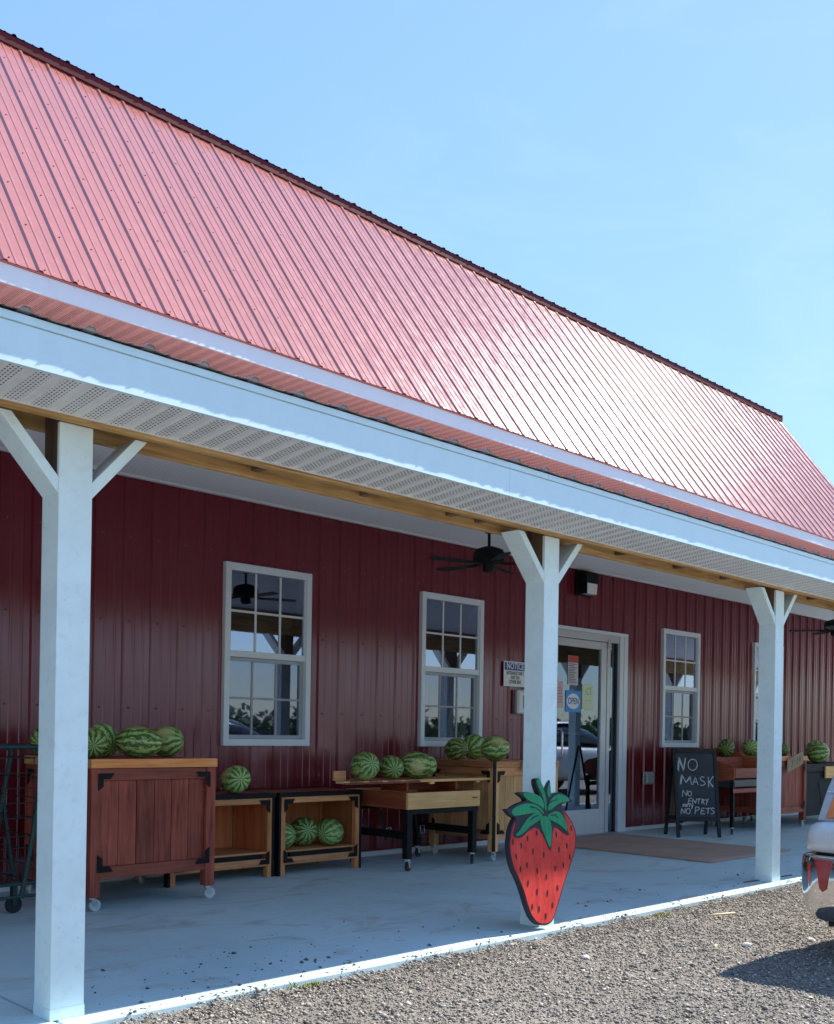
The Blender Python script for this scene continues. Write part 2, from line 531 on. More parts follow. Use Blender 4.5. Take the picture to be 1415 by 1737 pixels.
SB_BODY=[(-0.305, 0.5296), (-0.2924, 0.5706), (-0.2738, 0.6055), (-0.2428, 0.6401), (-0.1694, 0.6671), (-0.0907, 0.6821), (0.0713, 0.7132), (0.1622, 0.6973), (0.2108, 0.6574), (0.2608, 0.6042), (0.289, 0.5644), (0.3036, 0.5252), (0.3026, 0.4805), (0.2867, 0.424), (0.256, 0.3689), (0.2194, 0.3147), (0.1836, 0.2674), (0.1534, 0.2199), (0.1228, 0.1667), (0.0914, 0.114), (0.0584, 0.062), (0.0294, 0.0315), (-0.0146, 0.0202), (-0.0684, 0.0253), (-0.1156, 0.0442), (-0.1556, 0.0849), (-0.1843, 0.1432), (-0.2034, 0.1991), (-0.223, 0.2488), (-0.249, 0.299), (-0.2824, 0.3495), (-0.3016, 0.3985), (-0.3112, 0.4527), (-0.3125, 0.4944)]
SB_CROWN=[(-0.0521, 0.8485), (-0.0317, 0.8562), (-0.0129, 0.8434), (0.009, 0.8087), (0.0203, 0.7885), (0.0457, 0.8253), (0.0675, 0.8437), (0.0782, 0.8384), (0.081, 0.8007), (0.0813, 0.758), (0.117, 0.7683), (0.1687, 0.7693), (0.2214, 0.7512), (0.2565, 0.7309), (0.2838, 0.7153), (0.2659, 0.7063), (0.2176, 0.7099), (0.1727, 0.6982), (0.198, 0.6325), (0.2164, 0.5809), (0.2255, 0.5423), (0.2332, 0.5114), (0.1981, 0.5185), (0.0997, 0.5742), (0.0793, 0.5503), (0.0703, 0.4947), (0.0492, 0.4277), (0.0266, 0.4571), (0.001, 0.5082), (-0.06, 0.5825), (-0.1447, 0.5595), (-0.1883, 0.5317), (-0.2289, 0.5227), (-0.2612, 0.53), (-0.2835, 0.5433), (-0.2556, 0.5986), (-0.2433, 0.6341), (-0.2568, 0.6419), (-0.2858, 0.6528), (-0.3117, 0.6778), (-0.3253, 0.6927), (-0.2857, 0.6887), (-0.242, 0.7087), (-0.1839, 0.7235), (-0.1451, 0.7282), (-0.1572, 0.7445), (-0.1921, 0.7626), (-0.2174, 0.7779), (-0.1504, 0.7809), (-0.0832, 0.7716), (-0.0354, 0.7553), (-0.0236, 0.7537), (-0.0456, 0.7977), (-0.0568, 0.8276)]
SB_LEAVES=[[(-0.1797, 0.7738), (-0.1028, 0.7703), (-0.0452, 0.7556), (-0.0092, 0.7359), (0.0054, 0.6969), (-0.0002, 0.6785), (-0.0204, 0.6979), (-0.0684, 0.7151), (-0.1273, 0.7325), (-0.151, 0.7504)], [(-0.2819, 0.6778), (-0.2334, 0.6987), (-0.1657, 0.7113), (-0.0885, 0.7085), (-0.0408, 0.6913), (-0.0054, 0.6651), (0.0004, 0.6506), (-0.0244, 0.6517), (-0.0729, 0.6612), (-0.1217, 0.6614), (-0.1894, 0.657), (-0.2466, 0.6523), (-0.2697, 0.6563)], [(-0.2602, 0.5419), (-0.226, 0.558), (-0.1849, 0.595), (-0.1437, 0.6294), (-0.0934, 0.6504), (-0.0539, 0.6542), (-0.0055, 0.6403), (-0.0184, 0.6298), (-0.0493, 0.6158), (-0.0897, 0.6024), (-0.1376, 0.5865), (-0.1783, 0.5596), (-0.2177, 0.5437)], [(-0.0343, 0.6169), (0.0042, 0.6374), (0.0412, 0.6246), (0.0573, 0.6001), (0.0651, 0.5511), (0.0567, 0.5018), (0.0444, 0.4529), (0.026, 0.485), (-0.0001, 0.5299), (-0.0197, 0.5681)], [(0.0383, 0.6371), (0.0655, 0.6472), (0.1176, 0.66), (0.1576, 0.6457), (0.191, 0.6126), (0.2075, 0.575), (0.2145, 0.5366), (0.1814, 0.5637), (0.1319, 0.5902), (0.0824, 0.6083), (0.0468, 0.6193)], [(0.0418, 0.6656), (0.0515, 0.6952), (0.0744, 0.7256), (0.1172, 0.7481), (0.1675, 0.756), (0.2183, 0.7398), (0.2563, 0.7169), (0.2055, 0.7148), (0.153, 0.7103), (0.1103, 0.693), (0.0784, 0.6785)], [(-0.0508, 0.8411), (-0.0322, 0.8506), (-0.0173, 0.8392), (0.0024, 0.8014), (0.0197, 0.7698), (0.0304, 0.7196), (0.0277, 0.665), (0.0135, 0.6637), (0.011, 0.7154), (-0.0022, 0.7481), (-0.0209, 0.7846), (-0.0403, 0.813)], [(0.0377, 0.7693), (0.0521, 0.8064), (0.0736, 0.8322), (0.0753, 0.782), (0.0723, 0.7482), (0.0536, 0.7426)]]
SB_VEINS=[[(-0.1189, 0.6943), (-0.0707, 0.6875), (-0.033, 0.6675), (-0.0034, 0.6415)], [(-0.1231, 0.6212), (-0.0847, 0.6377), (-0.0449, 0.6433)], [(0.0399, 0.7019), (0.082, 0.7191), (0.1287, 0.7269)], [(0.0647, 0.6385), (0.1056, 0.6398), (0.1308, 0.6229)]]
SB_SEEDS=[(-0.2817, 0.5073), (-0.2113, 0.4831), (-0.1529, 0.5193), (-0.0681, 0.5449), (0.1109, 0.5267), (0.2561, 0.5534), (0.2049, 0.4548), (0.1286, 0.4379), (0.2281, 0.3868), (-0.1109, 0.4431), (-0.0149, 0.4168), (-0.2603, 0.4253), (-0.2285, 0.354), (-0.1701, 0.3704), (-0.0814, 0.3318), (-0.0008, 0.2926), (0.0833, 0.332), (0.1616, 0.3458), (-0.1688, 0.2709), (-0.0912, 0.2171), (0.0012, 0.2003), (0.097, 0.222), (-0.1415, 0.1387), (-0.0819, 0.1202), (0.042, 0.1285), (-0.0247, 0.0744)]
CHALK=[[(0.0378, 0.7368), (0.0558, 0.8982), (0.0992, 0.749), (0.1282, 0.8875)], [(0.0268, 0.7566), (0.0464, 0.8865), (0.0953, 0.7407), (0.121, 0.8824)], [(0.2204, 0.8743), (0.2388, 0.8662), (0.2529, 0.8505), (0.2606, 0.8294), (0.2609, 0.8059), (0.2537, 0.7832), (0.2401, 0.7644), (0.222, 0.7523), (0.2018, 0.7485), (0.1825, 0.7534), (0.1666, 0.7665), (0.1564, 0.7859), (0.1532, 0.8089), (0.1577, 0.8323), (0.1691, 0.8528), (0.1858, 0.8677), (0.2055, 0.8747), (0.2256, 0.873)], [(0.0467, 0.5912), (0.0703, 0.699), (0.1175, 0.6166), (0.1684, 0.6833), (0.1801, 0.589)], [(0.0552, 0.588), (0.0787, 0.6941), (0.117, 0.6084), (0.1748, 0.6751)], [(0.1937, 0.5842), (0.2304, 0.6723), (0.2583, 0.588)], [(0.2043, 0.6157), (0.2533, 0.6195)], [(0.3384, 0.67), (0.3075, 0.6797), (0.2851, 0.6562), (0.3048, 0.6348), (0.3352, 0.6202), (0.3443, 0.597), (0.3153, 0.5802), (0.2807, 0.5832)], [(0.3825, 0.6771), (0.3806, 0.5642)], [(0.4442, 0.6843), (0.3894, 0.6206), (0.4369, 0.5696)], [(0.4368, 0.6776), (0.3947, 0.6207), (0.4294, 0.5612)], [(0.0648, 0.4562), (0.0777, 0.5288), (0.1135, 0.4598), (0.1278, 0.5259)], [(0.1583, 0.5141), (0.1654, 0.5107), (0.1708, 0.5042), (0.1737, 0.4954), (0.1738, 0.4856), (0.171, 0.4761), (0.1658, 0.4683), (0.1588, 0.4633), (0.151, 0.4617), (0.1435, 0.4638), (0.1375, 0.4693), (0.1336, 0.4774), (0.1324, 0.487), (0.1342, 0.4968), (0.1386, 0.5053), (0.145, 0.5114), (0.1526, 0.5143), (0.1603, 0.5136)], [(0.1257, 0.3744), (0.1431, 0.4337), (0.1779, 0.4372)], [(0.1345, 0.4057), (0.1658, 0.4075)], [(0.1257, 0.3744), (0.1623, 0.3779)], [(0.1777, 0.3747), (0.188, 0.4307), (0.216, 0.3782), (0.2296, 0.4309)], [(0.2362, 0.426), (0.2816, 0.4296)], [(0.2571, 0.4261), (0.2505, 0.3751)], [(0.2885, 0.372), (0.2954, 0.428), (0.3227, 0.4183), (0.2972, 0.4), (0.3215, 0.3721)], [(0.3372, 0.4283), (0.3511, 0.4003)], [(0.3688, 0.4318), (0.34, 0.3624)], [(0.0825, 0.3742), (0.0647, 0.3659), (0.0796, 0.3545), (0.0599, 0.3413)], [(0.1012, 0.3692), (0.1072, 0.3646), (0.1091, 0.356), (0.1059, 0.3475), (0.0993, 0.3432), (0.0924, 0.3452), (0.0886, 0.3524), (0.0896, 0.3615), (0.095, 0.3681), (0.1022, 0.3689)], [(0.1169, 0.3415), (0.1182, 0.3645), (0.1322, 0.3679)], [(0.1411, 0.3416), (0.1423, 0.363), (0.1563, 0.3647)], [(0.1632, 0.3647), (0.1724, 0.3451)], [(0.1878, 0.3698), (0.1639, 0.3188)], [(0.0398, 0.2626), (0.0485, 0.3248), (0.0794, 0.2627), (0.0917, 0.325)], [(0.1301, 0.3215), (0.1384, 0.3177), (0.1446, 0.3103), (0.1481, 0.3005), (0.1482, 0.2895), (0.145, 0.2789), (0.1389, 0.2702), (0.1308, 0.2646), (0.1218, 0.2629), (0.1131, 0.2653), (0.106, 0.2714), (0.1014, 0.2805), (0.1001, 0.2912), (0.1021, 0.3021), (0.1072, 0.3116), (0.1147, 0.3185), (0.1235, 0.3217), (0.1325, 0.3208)], [(0.2021, 0.2632), (0.2136, 0.3387), (0.2448, 0.3389), (0.2578, 0.3241), (0.2429, 0.3077), (0.2112, 0.2993)], [(0.3169, 0.3261), (0.2822, 0.3259), (0.2696, 0.2635), (0.3148, 0.2636)], [(0.2751, 0.2963), (0.3116, 0.2965)], [(0.3305, 0.3212), (0.3882, 0.3264)], [(0.3603, 0.3246), (0.3512, 0.2638)], [(0.4333, 0.3233), (0.4076, 0.3298), (0.3945, 0.3149), (0.4092, 0.3002), (0.429, 0.2838), (0.4174, 0.2657), (0.3895, 0.2639)]]
# ------------------------------------------------------------------ the setting: ground, slab
GZ = -0.034
mb = MB(); mb.add([(-300, -300, GZ), (300, -300, GZ), (300, 300, GZ), (-300, 300, GZ)], [(0, 1, 2, 3)])
tag(mb.build('ground', M['gravel']), kind='structure')

slab = tag(empty('porch_slab'), kind='structure')
xs_j = [-7.0, -4.6, -1.40, 1.80, 4.99, 6.09, 9.29, 12.49, 15.7, 18.9, 21.6]
for i in range(len(xs_j) - 1):
    mb = MB(); mb.box(xs_j[i] + .006, xs_j[i + 1] - .006, 3.605, 6.90, -.30, 0)
    mb.build('slab_panel', M['slab'], slab, bevel=.008)
mb = MB(); mb.box(-7, 21.6, 3.62, 6.88, -.28, -.012)
mb.build('slab_joint_bed', M['rubber'], slab)

# loose millings: every stone is real geometry
def stones(name, pts, sizes, tints, mat, flat=.65):
    n = len(pts)
    base = np.array([(1, 0, 0), (-1, 0, 0), (0, 1, 0), (0, -1, 0), (0, 0, 1), (0, 0, -1)], float)
    fb = np.array([(0, 2, 4), (2, 1, 4), (1, 3, 4), (3, 0, 4), (2, 0, 5), (1, 2, 5), (3, 1, 5), (0, 3, 5)])
    V = base[None] * (1 + .45 * rng.uniform(-1, 1, (n, 6, 1))) + .28 * rng.uniform(-1, 1, (n, 6, 3))
    V[:, :, 2] *= flat
    a = rng.uniform(0, 2 * np.pi, n); ca, sa = np.cos(a), np.sin(a)
    b = rng.uniform(-.5, .5, n); cb, sb = np.cos(b), np.sin(b)
    x = V[:, :, 0] * rng.uniform(.8, 1.5, (n, 1)); y = V[:, :, 1]; z = V[:, :, 2]
    y, z = y * cb[:, None] - z * sb[:, None], y * sb[:, None] + z * cb[:, None]
    x, y = x * ca[:, None] - y * sa[:, None], x * sa[:, None] + y * ca[:, None]
    P = np.stack([x, y, z], -1) * sizes[:, None, None] + pts[:, None, :]
    F = (fb[None] + (np.arange(n) * 6)[:, None, None]).reshape(-1, 3)
    me = bpy.data.meshes.new(name)
    me.vertices.add(n * 6); me.vertices.foreach_set('co', P.reshape(-1).astype(np.float32))
    me.loops.add(len(F) * 3); me.loops.foreach_set('vertex_index', F.reshape(-1).astype(np.int32))
    me.polygons.add(len(F)); me.polygons.foreach_set('loop_start', np.arange(0, len(F) * 3, 3, dtype=np.int32))
    me.update(calc_edges=True)
    at = me.attributes.new('tint', 'FLOAT', 'POINT')
    at.data.foreach_set('value', np.repeat(tints, 6).astype(np.float32))
    me.materials.append(mat)
    return link(bpy.data.objects.new(name, me))

N = 185000
px_ = rng.uniform(1.2, 11.0, N); py_ = 3.60 - np.abs(rng.uniform(0, 1, N)) ** 1.0 * 2.7
keep = (px_ - 1.2) > (3.60 - py_) * .35
keep &= ~((px_ > 8.8) & (rng.uniform(0, 1, N) < .5))
px_, py_ = px_[keep], py_[keep]; N = len(px_)
sz = np.clip(rng.lognormal(-5.38, .42, N), .0023, .016)
near = np.clip((3.60 - py_) / .25, 0, 1)
pz_ = GZ + rng.uniform(-.003, .006, N) + (1 - near) * (.014 + .013 * (np.sin(px_ * 3.1) * np.sin(px_ * 7.7 + 1) + .6 * np.sin(px_ * 17.0) * np.sin(px_ * 5.3)))
g = stones('gravel', np.stack([px_, py_, pz_], -1), sz, np.clip(rng.beta(2.0, 2.2, N) * .95, 0, 1) + (rng.uniform(0, 1, N) > .985) * .4, M['stone'])
tag(g, 'loose brown grey asphalt millings in front of the porch', 'gravel', kind='stuff')

# grit washed over the slab edge, thick in some places and thin in others
n = 1500
ex = rng.uniform(1.9, 8.6, n); ex = ex[(np.sin(ex * 3.1) * np.sin(ex * 7.7 + 1) + .6 * np.sin(ex * 17.0) * np.sin(ex * 5.3) + rng.uniform(-.5, .5, n)) > .12]
n = len(ex); es = np.clip(rng.lognormal(-5.6, .45, n), .0018, .010)
g = stones('edge_grit', np.stack([ex, 3.603 + np.abs(rng.normal(0, .028, n)), es * .3], -1), es, rng.uniform(.05, .8, n), M['stone'], flat=.6)
tag(g, 'brown grit strewn along the sunlit edge of the slab', 'grit', kind='stuff')

# crumbs of asphalt kicked onto the slab
n = 230
cx = np.concatenate([rng.normal(2.95, .42, n // 2), rng.uniform(2, 8.3, n - n // 2)])
cy = 3.64 + np.abs(rng.normal(0, .42, n))
ok = (cy < 6) & (cx > 1.95)
cx, cy = cx[ok], cy[ok]; n = len(cx)
ss = np.clip(rng.lognormal(-5.4, .5, n), .002, .014)
g = stones('asphalt_crumbs', np.stack([cx, cy, ss * .3], -1), ss, rng.uniform(0, .22, n), M['stone'], flat=.55)
tag(g, 'dark asphalt crumbs scattered over the porch slab edge', 'crumbs', kind='stuff')

# ------------------------------------------------------------------ the market building
bld = thing('market_building', 'long maroon metal farm market with red ribbed roof and white porch posts', 'building')

RIB = .2286
def profile(x0, x1, phase, extra=(), rs=1.0):
    pts = {}
    def put(x, hh):
        if x0 - 1e-6 <= x <= x1 + 1e-6: pts[round(x, 5)] = hh
    k0 = int(math.floor((x0 - phase) / RIB)) - 1; k1 = int(math.ceil((x1 - phase) / RIB)) + 1
    for k in range(k0, k1 + 1):
        c = phase + k * RIB
        for dx, hh in ((-.021, 0), (-.010, .0125), (.010, .0125), (.021, 0)): put(c + dx, hh * rs)
        for cc in (c + RIB / 3, c + 2 * RIB / 3):
            for dx, hh in ((-.011, 0), (-.005, .0035), (.005, .0035), (.011, 0)): put(cc + dx, hh * rs)
    out = sorted(pts.items())
    def interp(x):
        for (a, ha), (b, hb) in zip(out, out[1:]):
            if a <= x <= b: return ha + (hb - ha) * (x - a) / max(1e-9, b - a)
        return 0.0
    for x in list(extra) + [x0, x1]:
        if x0 <= x <= x1 and round(x, 5) not in pts: pts[round(x, 5)] = interp(x)
    return sorted(pts.items())

# window and door openings in the wall plane: (x0, x1, z0, z1)
WZ0, WZ1, WW = .978, 2.425, .865
WX = [4.648, 6.832, 10.992, 13.300]
OPEN = [(x + .03, x + WW - .03, WZ0 + .03, WZ1 - .03) for x in WX] + [(8.78, 10.14, -.1, 2.23)]
WALLY = 6.845
wz_top = 2.965
WPH = 3.574
for p in range(26):
    x0 = WPH - .03 + (p - 11) * 4 * RIB; x1 = x0 + 4 * RIB
    if x0 > 17.1: break
    x1 = min(x1, 16.94)
    pr = profile(x0, x1, WPH, [e for o in OPEN for e in o[:2]], 1.45)
    mb = MB(); mb.fix = False
    for (xa, ha), (xb, hb) in zip(pr, pr[1:]):
        xm = (xa + xb) / 2
        segs = [(.012, wz_top)]
        for o in OPEN:
            if o[0] < xm < o[1]:
                new = []
                for z0, z1 in segs:
                    if o[3] <= z0 or o[2] >= z1: new.append((z0, z1)); continue
                    if o[2] > z0: new.append((z0, o[2]))
                    if o[3] < z1: new.append((o[3], z1))
                segs = new
        for z0, z1 in segs:
            mb.add([(xa, WALLY - ha, z0), (xb, WALLY - hb, z0), (xb, WALLY - hb, z1), (xa, WALLY - ha, z1)], [(0, 1, 2, 3)])
    mb.build('wall_panel', M['wall'], bld)

# screws of the wall, each a small hex head (too small to pick apart)
mb = MB()
k = 0
for i in range(-40, 60):
    x = WPH + .045 + i * RIB
    if x < -5 or x > 17: continue
    for z in (.62, 1.254, 1.885, 2.5):
        if any(o[0] - .03 < x < o[1] + .03 and o[2] - .03 < z < o[3] + .03 for o in OPEN): continue
        mb.cyl((x, WALLY + .001, z), (x, WALLY - .006, z), .0075, n=6)
tag(mb.build('wall_screws', M['screw'], bld), kind='stuff')

# the closed shell behind: inner lining, gables, back wall
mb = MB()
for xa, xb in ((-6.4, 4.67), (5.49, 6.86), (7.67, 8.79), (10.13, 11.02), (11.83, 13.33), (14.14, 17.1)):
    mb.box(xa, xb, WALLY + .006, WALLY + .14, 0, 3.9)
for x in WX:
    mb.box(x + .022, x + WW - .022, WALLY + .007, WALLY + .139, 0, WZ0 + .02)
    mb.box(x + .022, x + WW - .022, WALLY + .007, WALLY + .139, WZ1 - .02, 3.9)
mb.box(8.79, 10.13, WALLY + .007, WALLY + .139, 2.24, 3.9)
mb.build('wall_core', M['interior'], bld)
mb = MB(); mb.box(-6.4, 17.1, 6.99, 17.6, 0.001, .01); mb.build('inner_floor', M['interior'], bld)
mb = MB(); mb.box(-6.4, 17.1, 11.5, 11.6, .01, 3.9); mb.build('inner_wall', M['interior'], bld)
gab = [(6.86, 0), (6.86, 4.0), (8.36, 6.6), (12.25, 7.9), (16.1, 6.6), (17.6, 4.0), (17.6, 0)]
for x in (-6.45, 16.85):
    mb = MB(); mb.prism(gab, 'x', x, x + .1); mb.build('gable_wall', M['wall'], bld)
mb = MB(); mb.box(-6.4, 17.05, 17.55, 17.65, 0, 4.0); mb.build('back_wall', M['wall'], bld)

# steep lower roof slope: ribbed panels, each with a trace of its own tilt
EY, EZ, RY, RZ = 6.345, 3.972, 8.3575, 6.665
sl = Vector((0, RY - EY, RZ - EZ)); L = sl.length; sl.normalize()
nrm = Vector((0, -sl.z, sl.y))
RPH = 2.905
XR0, XR1 = -6.6, 17.02
p = 0
while True:
    x0 = RPH - .03 + (p - 10) * 4 * RIB; x1 = x0 + 4 * RIB
    p += 1
    if x1 < XR0: continue
    if x0 >= XR1 - .02: break
    x1 = min(x1, XR1)
    pr = profile(x0, x1, RPH)
    bays = [random.uniform(-1, 1) * .0016 for _ in range(5)]; tl = random.uniform(-1, 1) * .004
    mb = MB(); mb.fix = False
    nseg = 6
    vs = []
    for j in range(nseg + 1):
        q = L * j / nseg
        wob = random.uniform(-1, 1) * .003
        for x, hh in pr:
            uu = (x - x0) / (x1 - x0)
            b = Vector((x, EY, EZ)) + sl * q + nrm * (hh + (tl + wob) * math.sin(uu * math.pi) + bays[min(4, int(uu * 4))] * math.sin(uu * 4 * math.pi % math.pi) + .003)
            vs.append(b)
    m = len(pr)
    fs = [(j * m + i, j * m + i + 1, (j + 1) * m + i + 1, (j + 1) * m + i) for j in range(nseg) for i in range(m - 1)]
    mb.add(vs, fs)
    mb.build('roof_panel', M['roof'], bld)
mb = MB()
mb.prism([(EY + .02, EZ - .012), (RY, RZ - .012), (RY, RZ - .1), (EY + .12, EZ - .012)], 'x', -6.4, 16.9)
mb.build('roof_deck', M['interior'], bld)
mb = MB()
for i in range(-42, 64):
    x = RPH + i * RIB + .038
    if x < -4 or x > 17.1: continue
    for q in (.05, .52, 1.0, 1.5, 2.0, 2.5, 3.0):
        c = Vector((x, EY, EZ)) + sl * (q + random.uniform(-.01, .01)) + nrm * .003
        mb.cyl(c, c + nrm * .005, .0058, n=6)
tag(mb.build('roof_screws', M['screw'], bld), kind='stuff')

# flatter upper slope (its eave shows as the dark bumpy line), maroon flashing under it
UE = Vector((0, 8.268, 6.672)); UT = Vector((0, 12.25, 7.95))
us = (UT - UE); UL = us.length; us.normalize(); un = Vector((0, -us.z, us.y))
UPH = 3.535
p = 0
while True:
    x0 = UPH - .03 + (p - 12) * 4 * RIB; x1 = x0 + 4 * RIB
    p += 1
    if x1 < XR0: continue
    if x0 >= 17.04: break
    x1 = min(x1, 17.06)
    mb = MB(); mb.fix = False
    pr = profile(x0, x1, UPH)
    m = len(pr)
    vs = [Vector((x, 0, 0)) + UE + un * (hh * 1.1) for x, hh in pr] + [Vector((x, 0, 0)) + UT + un * hh for x, hh in pr]
    mb.add(vs, [(i, i + 1, m + i + 1, m + i) for i in range(m - 1)])
    mb.build('upper_roof_panel', M['capdark'], bld)
mb = MB(); mb.prism([(8.275, 6.669), (8.275, 6.592), (8.30, 6.585), (8.37, 6.66), (8.37, 6.675)], 'x', XR0, 17.06)
mb.build('break_flashing', M['capdark'], bld)
mb = MB(); mb.prism([(12.25, 7.95), (16.2, 6.6), (17.9, 3.95), (17.6, 3.95), (16.0, 6.5), (12.25, 7.8)], 'x', XR0, 17.05)
mb.build('rear_roof', M['roof'], bld)
mb = MB(); mb.prism([(8.36, 6.64), (12.25, 7.93), (12.25, 7.85), (8.36, 6.56)], 'x', -6.4, 16.9)
mb.build('upper_roof_deck', M['interior'], bld)

# eave trim board and the perforated soffit under the main eave
mb = MB(); mb.box(XR0, 17.0, 6.362, 6.386, 3.842, 3.9665); mb.build('eave_trim', M['white_metal'], bld, bevel=.003)
mb = MB(); mb.box(XR0, 17.0, 6.350, 6.385, 3.967, 3.984); mb.build('drip_edge', M['roof'], bld, bevel=.002)

def soffit_mesh(depth):
    mb = MB(); mb.fix = False
    pr = []
    for k in range(3):
        b = k * .1016
        pr += [(b, 0), (b + .012, .007), (b + .022, .007), (b + .030, 0)]
    pr.append((.3048, 0))
    m = len(pr)
    vs = [(x, 0, hh) for x, hh in pr] + [(x, depth, hh) for x, hh in pr]
    mb.add(vs, [(i, m + i, m + i + 1, i + 1) for i in range(m - 1)])
    return mb
s0 = None; x = -6.2
while x < 17.0:
    if s0 is None:
        s0 = soffit_mesh(.46).build('eave_soffit_panel', M['soffit'], bld, loc=(x, 6.386, 3.849))
    else:
        clone(s0, bld, (x, 6.386, 3.849))
    x += .3048
mb = MB(); mb.box(-6.4, 17.0, WALLY - .004, WALLY + .005, 2.965, 3.85); mb.build('upper_wall', M['wall'], bld)

# porch roof: red ribbed sheets, bare underside
DY, DZ, PY, PZ = 3.311, 2.462, 6.84, 3.12
ps = Vector((0, PY - DY, PZ - DZ)); PL = ps.length; ps.normalize(); pn = Vector((0, -ps.z, ps.y))
PPH = 1.470
p = 0
while True:
    x0 = PPH - .03 + (p - 9) * 4 * RIB; x1 = x0 + 4 * RIB
    p += 1
    if x1 < XR0: continue
    if x0 >= 20.78: break  # sheets carried on beyond the gable, out of view, to shade the porch end
    x1 = min(x1, 20.8)
    pr = profile(x0, x1, PPH)
    m = len(pr)
    mb = MB(); mb.fix = False
    def sag(x):      # the free drip edge droops a little between ribs
        u_ = ((x - PPH) / RIB) % 1.0
        return -.006 * math.sin(u_ * math.pi) ** 2
    top = [Vector((x, DY + random.uniform(-.0015, .0015), DZ)) + pn * (hh * 1.1 + sag(x)) for x, hh in pr]
    top2 = [Vector((x, DY, DZ)) + ps * .25 + pn * hh for x, hh in pr]
    top3 = [Vector((x, DY, DZ)) + ps * PL + pn * hh for x, hh in pr]
    vs = top + top2 + top3
    mb.add(vs, [(j * m + i, j * m + i + 1, (j + 1) * m + i + 1, (j + 1) * m + i) for j in range(2) for i in range(m - 1)], 0)
    low = [v - pn * .002 for v in top + top2 + top3]
    mb.add(low, [(j * m + i + 1, j * m + i, (j + 1) * m + i, (j + 1) * m + i + 1) for j in range(2) for i in range(m - 1)], 1)
    ev = []
    for i in range(m): ev += [top[i], low[i]]
    mb.add(ev, [(2 * i, 2 * i + 1, 2 * i + 3, 2 * i + 2) for i in range(m - 1)], 0)
    mb.build('porch_roof_panel', [M['roof'], M['underside']], bld)
c0 = None
for i in range(-20, 70):
    x = PPH + i * RIB
    if x < -2 or x > 17: continue
    if c0 is None:
        mb = MB(); mb.prism([(-.022, .0), (-.0105, .0175), (.0105, .0175), (.022, .0)], 'y', .004, .05)
        c0 = mb.build('rib_closure', M['underside'], bld, loc=(x, DY, DZ - .001))
    else:
        clone(c0, bld, (x, DY, DZ - .001))
mb = MB(); mb.prism([(3.36, 2.455), (6.84, 3.108), (6.84, 3.07), (3.36, 2.42)], 'x', -6.4, 20.75); mb.build('porch_roof_deck', M['interior'], bld)  # unseen stretch past the gable added to block sun from the open end

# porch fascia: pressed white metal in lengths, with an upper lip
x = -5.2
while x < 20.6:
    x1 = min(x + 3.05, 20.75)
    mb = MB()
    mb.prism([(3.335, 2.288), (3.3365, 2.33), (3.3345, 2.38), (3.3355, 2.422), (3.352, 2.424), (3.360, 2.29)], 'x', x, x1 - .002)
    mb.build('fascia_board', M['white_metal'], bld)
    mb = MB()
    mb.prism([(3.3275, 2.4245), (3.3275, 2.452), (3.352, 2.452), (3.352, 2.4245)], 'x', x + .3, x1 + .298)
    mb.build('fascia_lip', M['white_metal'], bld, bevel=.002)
    x = x1
# porch soffit
s1 = None; x = -5.2
while x < 20.5:
    if s1 is None:
        s1 = soffit_mesh(.292).build('soffit_panel', M['soffit'], bld, loc=(x, 3.359, 2.294), rot=(-.098, 0, 0))
    else:
        clone(s1, bld, (x, 3.359, 2.294))
    x += .3048

x = -5.2
mb = MB(); mb.box(-5.2, 20.7, 3.644, 3.6565, 2.2615, 2.280); mb.build('soffit_channel', M['white_trim'], bld, bevel=.002)
# doubled header beam
def board(name, x0, x1, y0, y1, z0, z1, mat, parent=bld, bevel=.003):
    mb = MB(); mb.box(x0, x1, y0, y1, z0, z1)
    return mb.build(name, mat, parent, bevel=bevel)
hx = [-5.2, -1.05, 4.77, 10.5, 13.37, 17.1, 20.7]
for i in range(len(hx) - 1):
    board('header_beam', hx[i] + .001, hx[i + 1] - .001, 3.657, 3.698, 2.250 + random.uniform(-.003, .003), 2.50, M['beam'])
hx2 = [-5.2, 1.84, 7.63, 13.37, 17.1, 20.7]
for i in range(len(hx2) - 1):
    board('header_beam', hx2[i] + .001, hx2[i + 1] - .001, 3.842, 3.884, 2.238 + random.uniform(-.004, .004), 2.50, M['beam'])
for bx in (2.75, 3.4, 4.02, 4.25, 5.6, 6.3, 6.95, 8.4, 9.2, .6, 11.4, 12.3):
    board('header_block', bx, bx + .04, 3.70, 3.841, 2.268, 2.49, M['rawpost'])

# porch ceiling: white corrugated sheet, ribs along the porch
mb = MB(); mb.fix = False
prc = []
y = 3.886
while y < 6.83:
    prc += [(y, 0), (y + .018, 0), (y + .026, .012), (y + .058, .012), (y + .066, 0)]
    y += .0667
cz = lambda yy: 2.505 + (yy - 3.886) * (2.962 - 2.505) / (6.845 - 3.886)
x = -6.2
while x < 20.5:
    x1 = min(x + 3.6, 20.7)
    mb = MB(); mb.fix = False
    m = len(prc)
    vs = [(x + .002, yy, cz(yy) - hh) for yy, hh in prc] + [(x1, yy, cz(yy) - hh) for yy, hh in prc]
    mb.add(vs, [(i, i + 1, m + i + 1, m + i) for i in range(m - 1)])
    mb.build('ceiling_panel', M['ceil_metal'], bld)
    mb = MB(); mb.box(x + .001, x1 - .001, 6.79, 6.824, 2.925, 2.948)
    mb.build('wall_top_trim', M['white_trim'], bld, bevel=.002)
    x = x1
for xa, xb in ((-6.4, 8.755), (10.185, 17.1)):
    mb = MB(); mb.box(xa, xb, 6.80, 6.826, .002, .045); mb.build('base_trim', M['white_trim'], bld, bevel=.004)

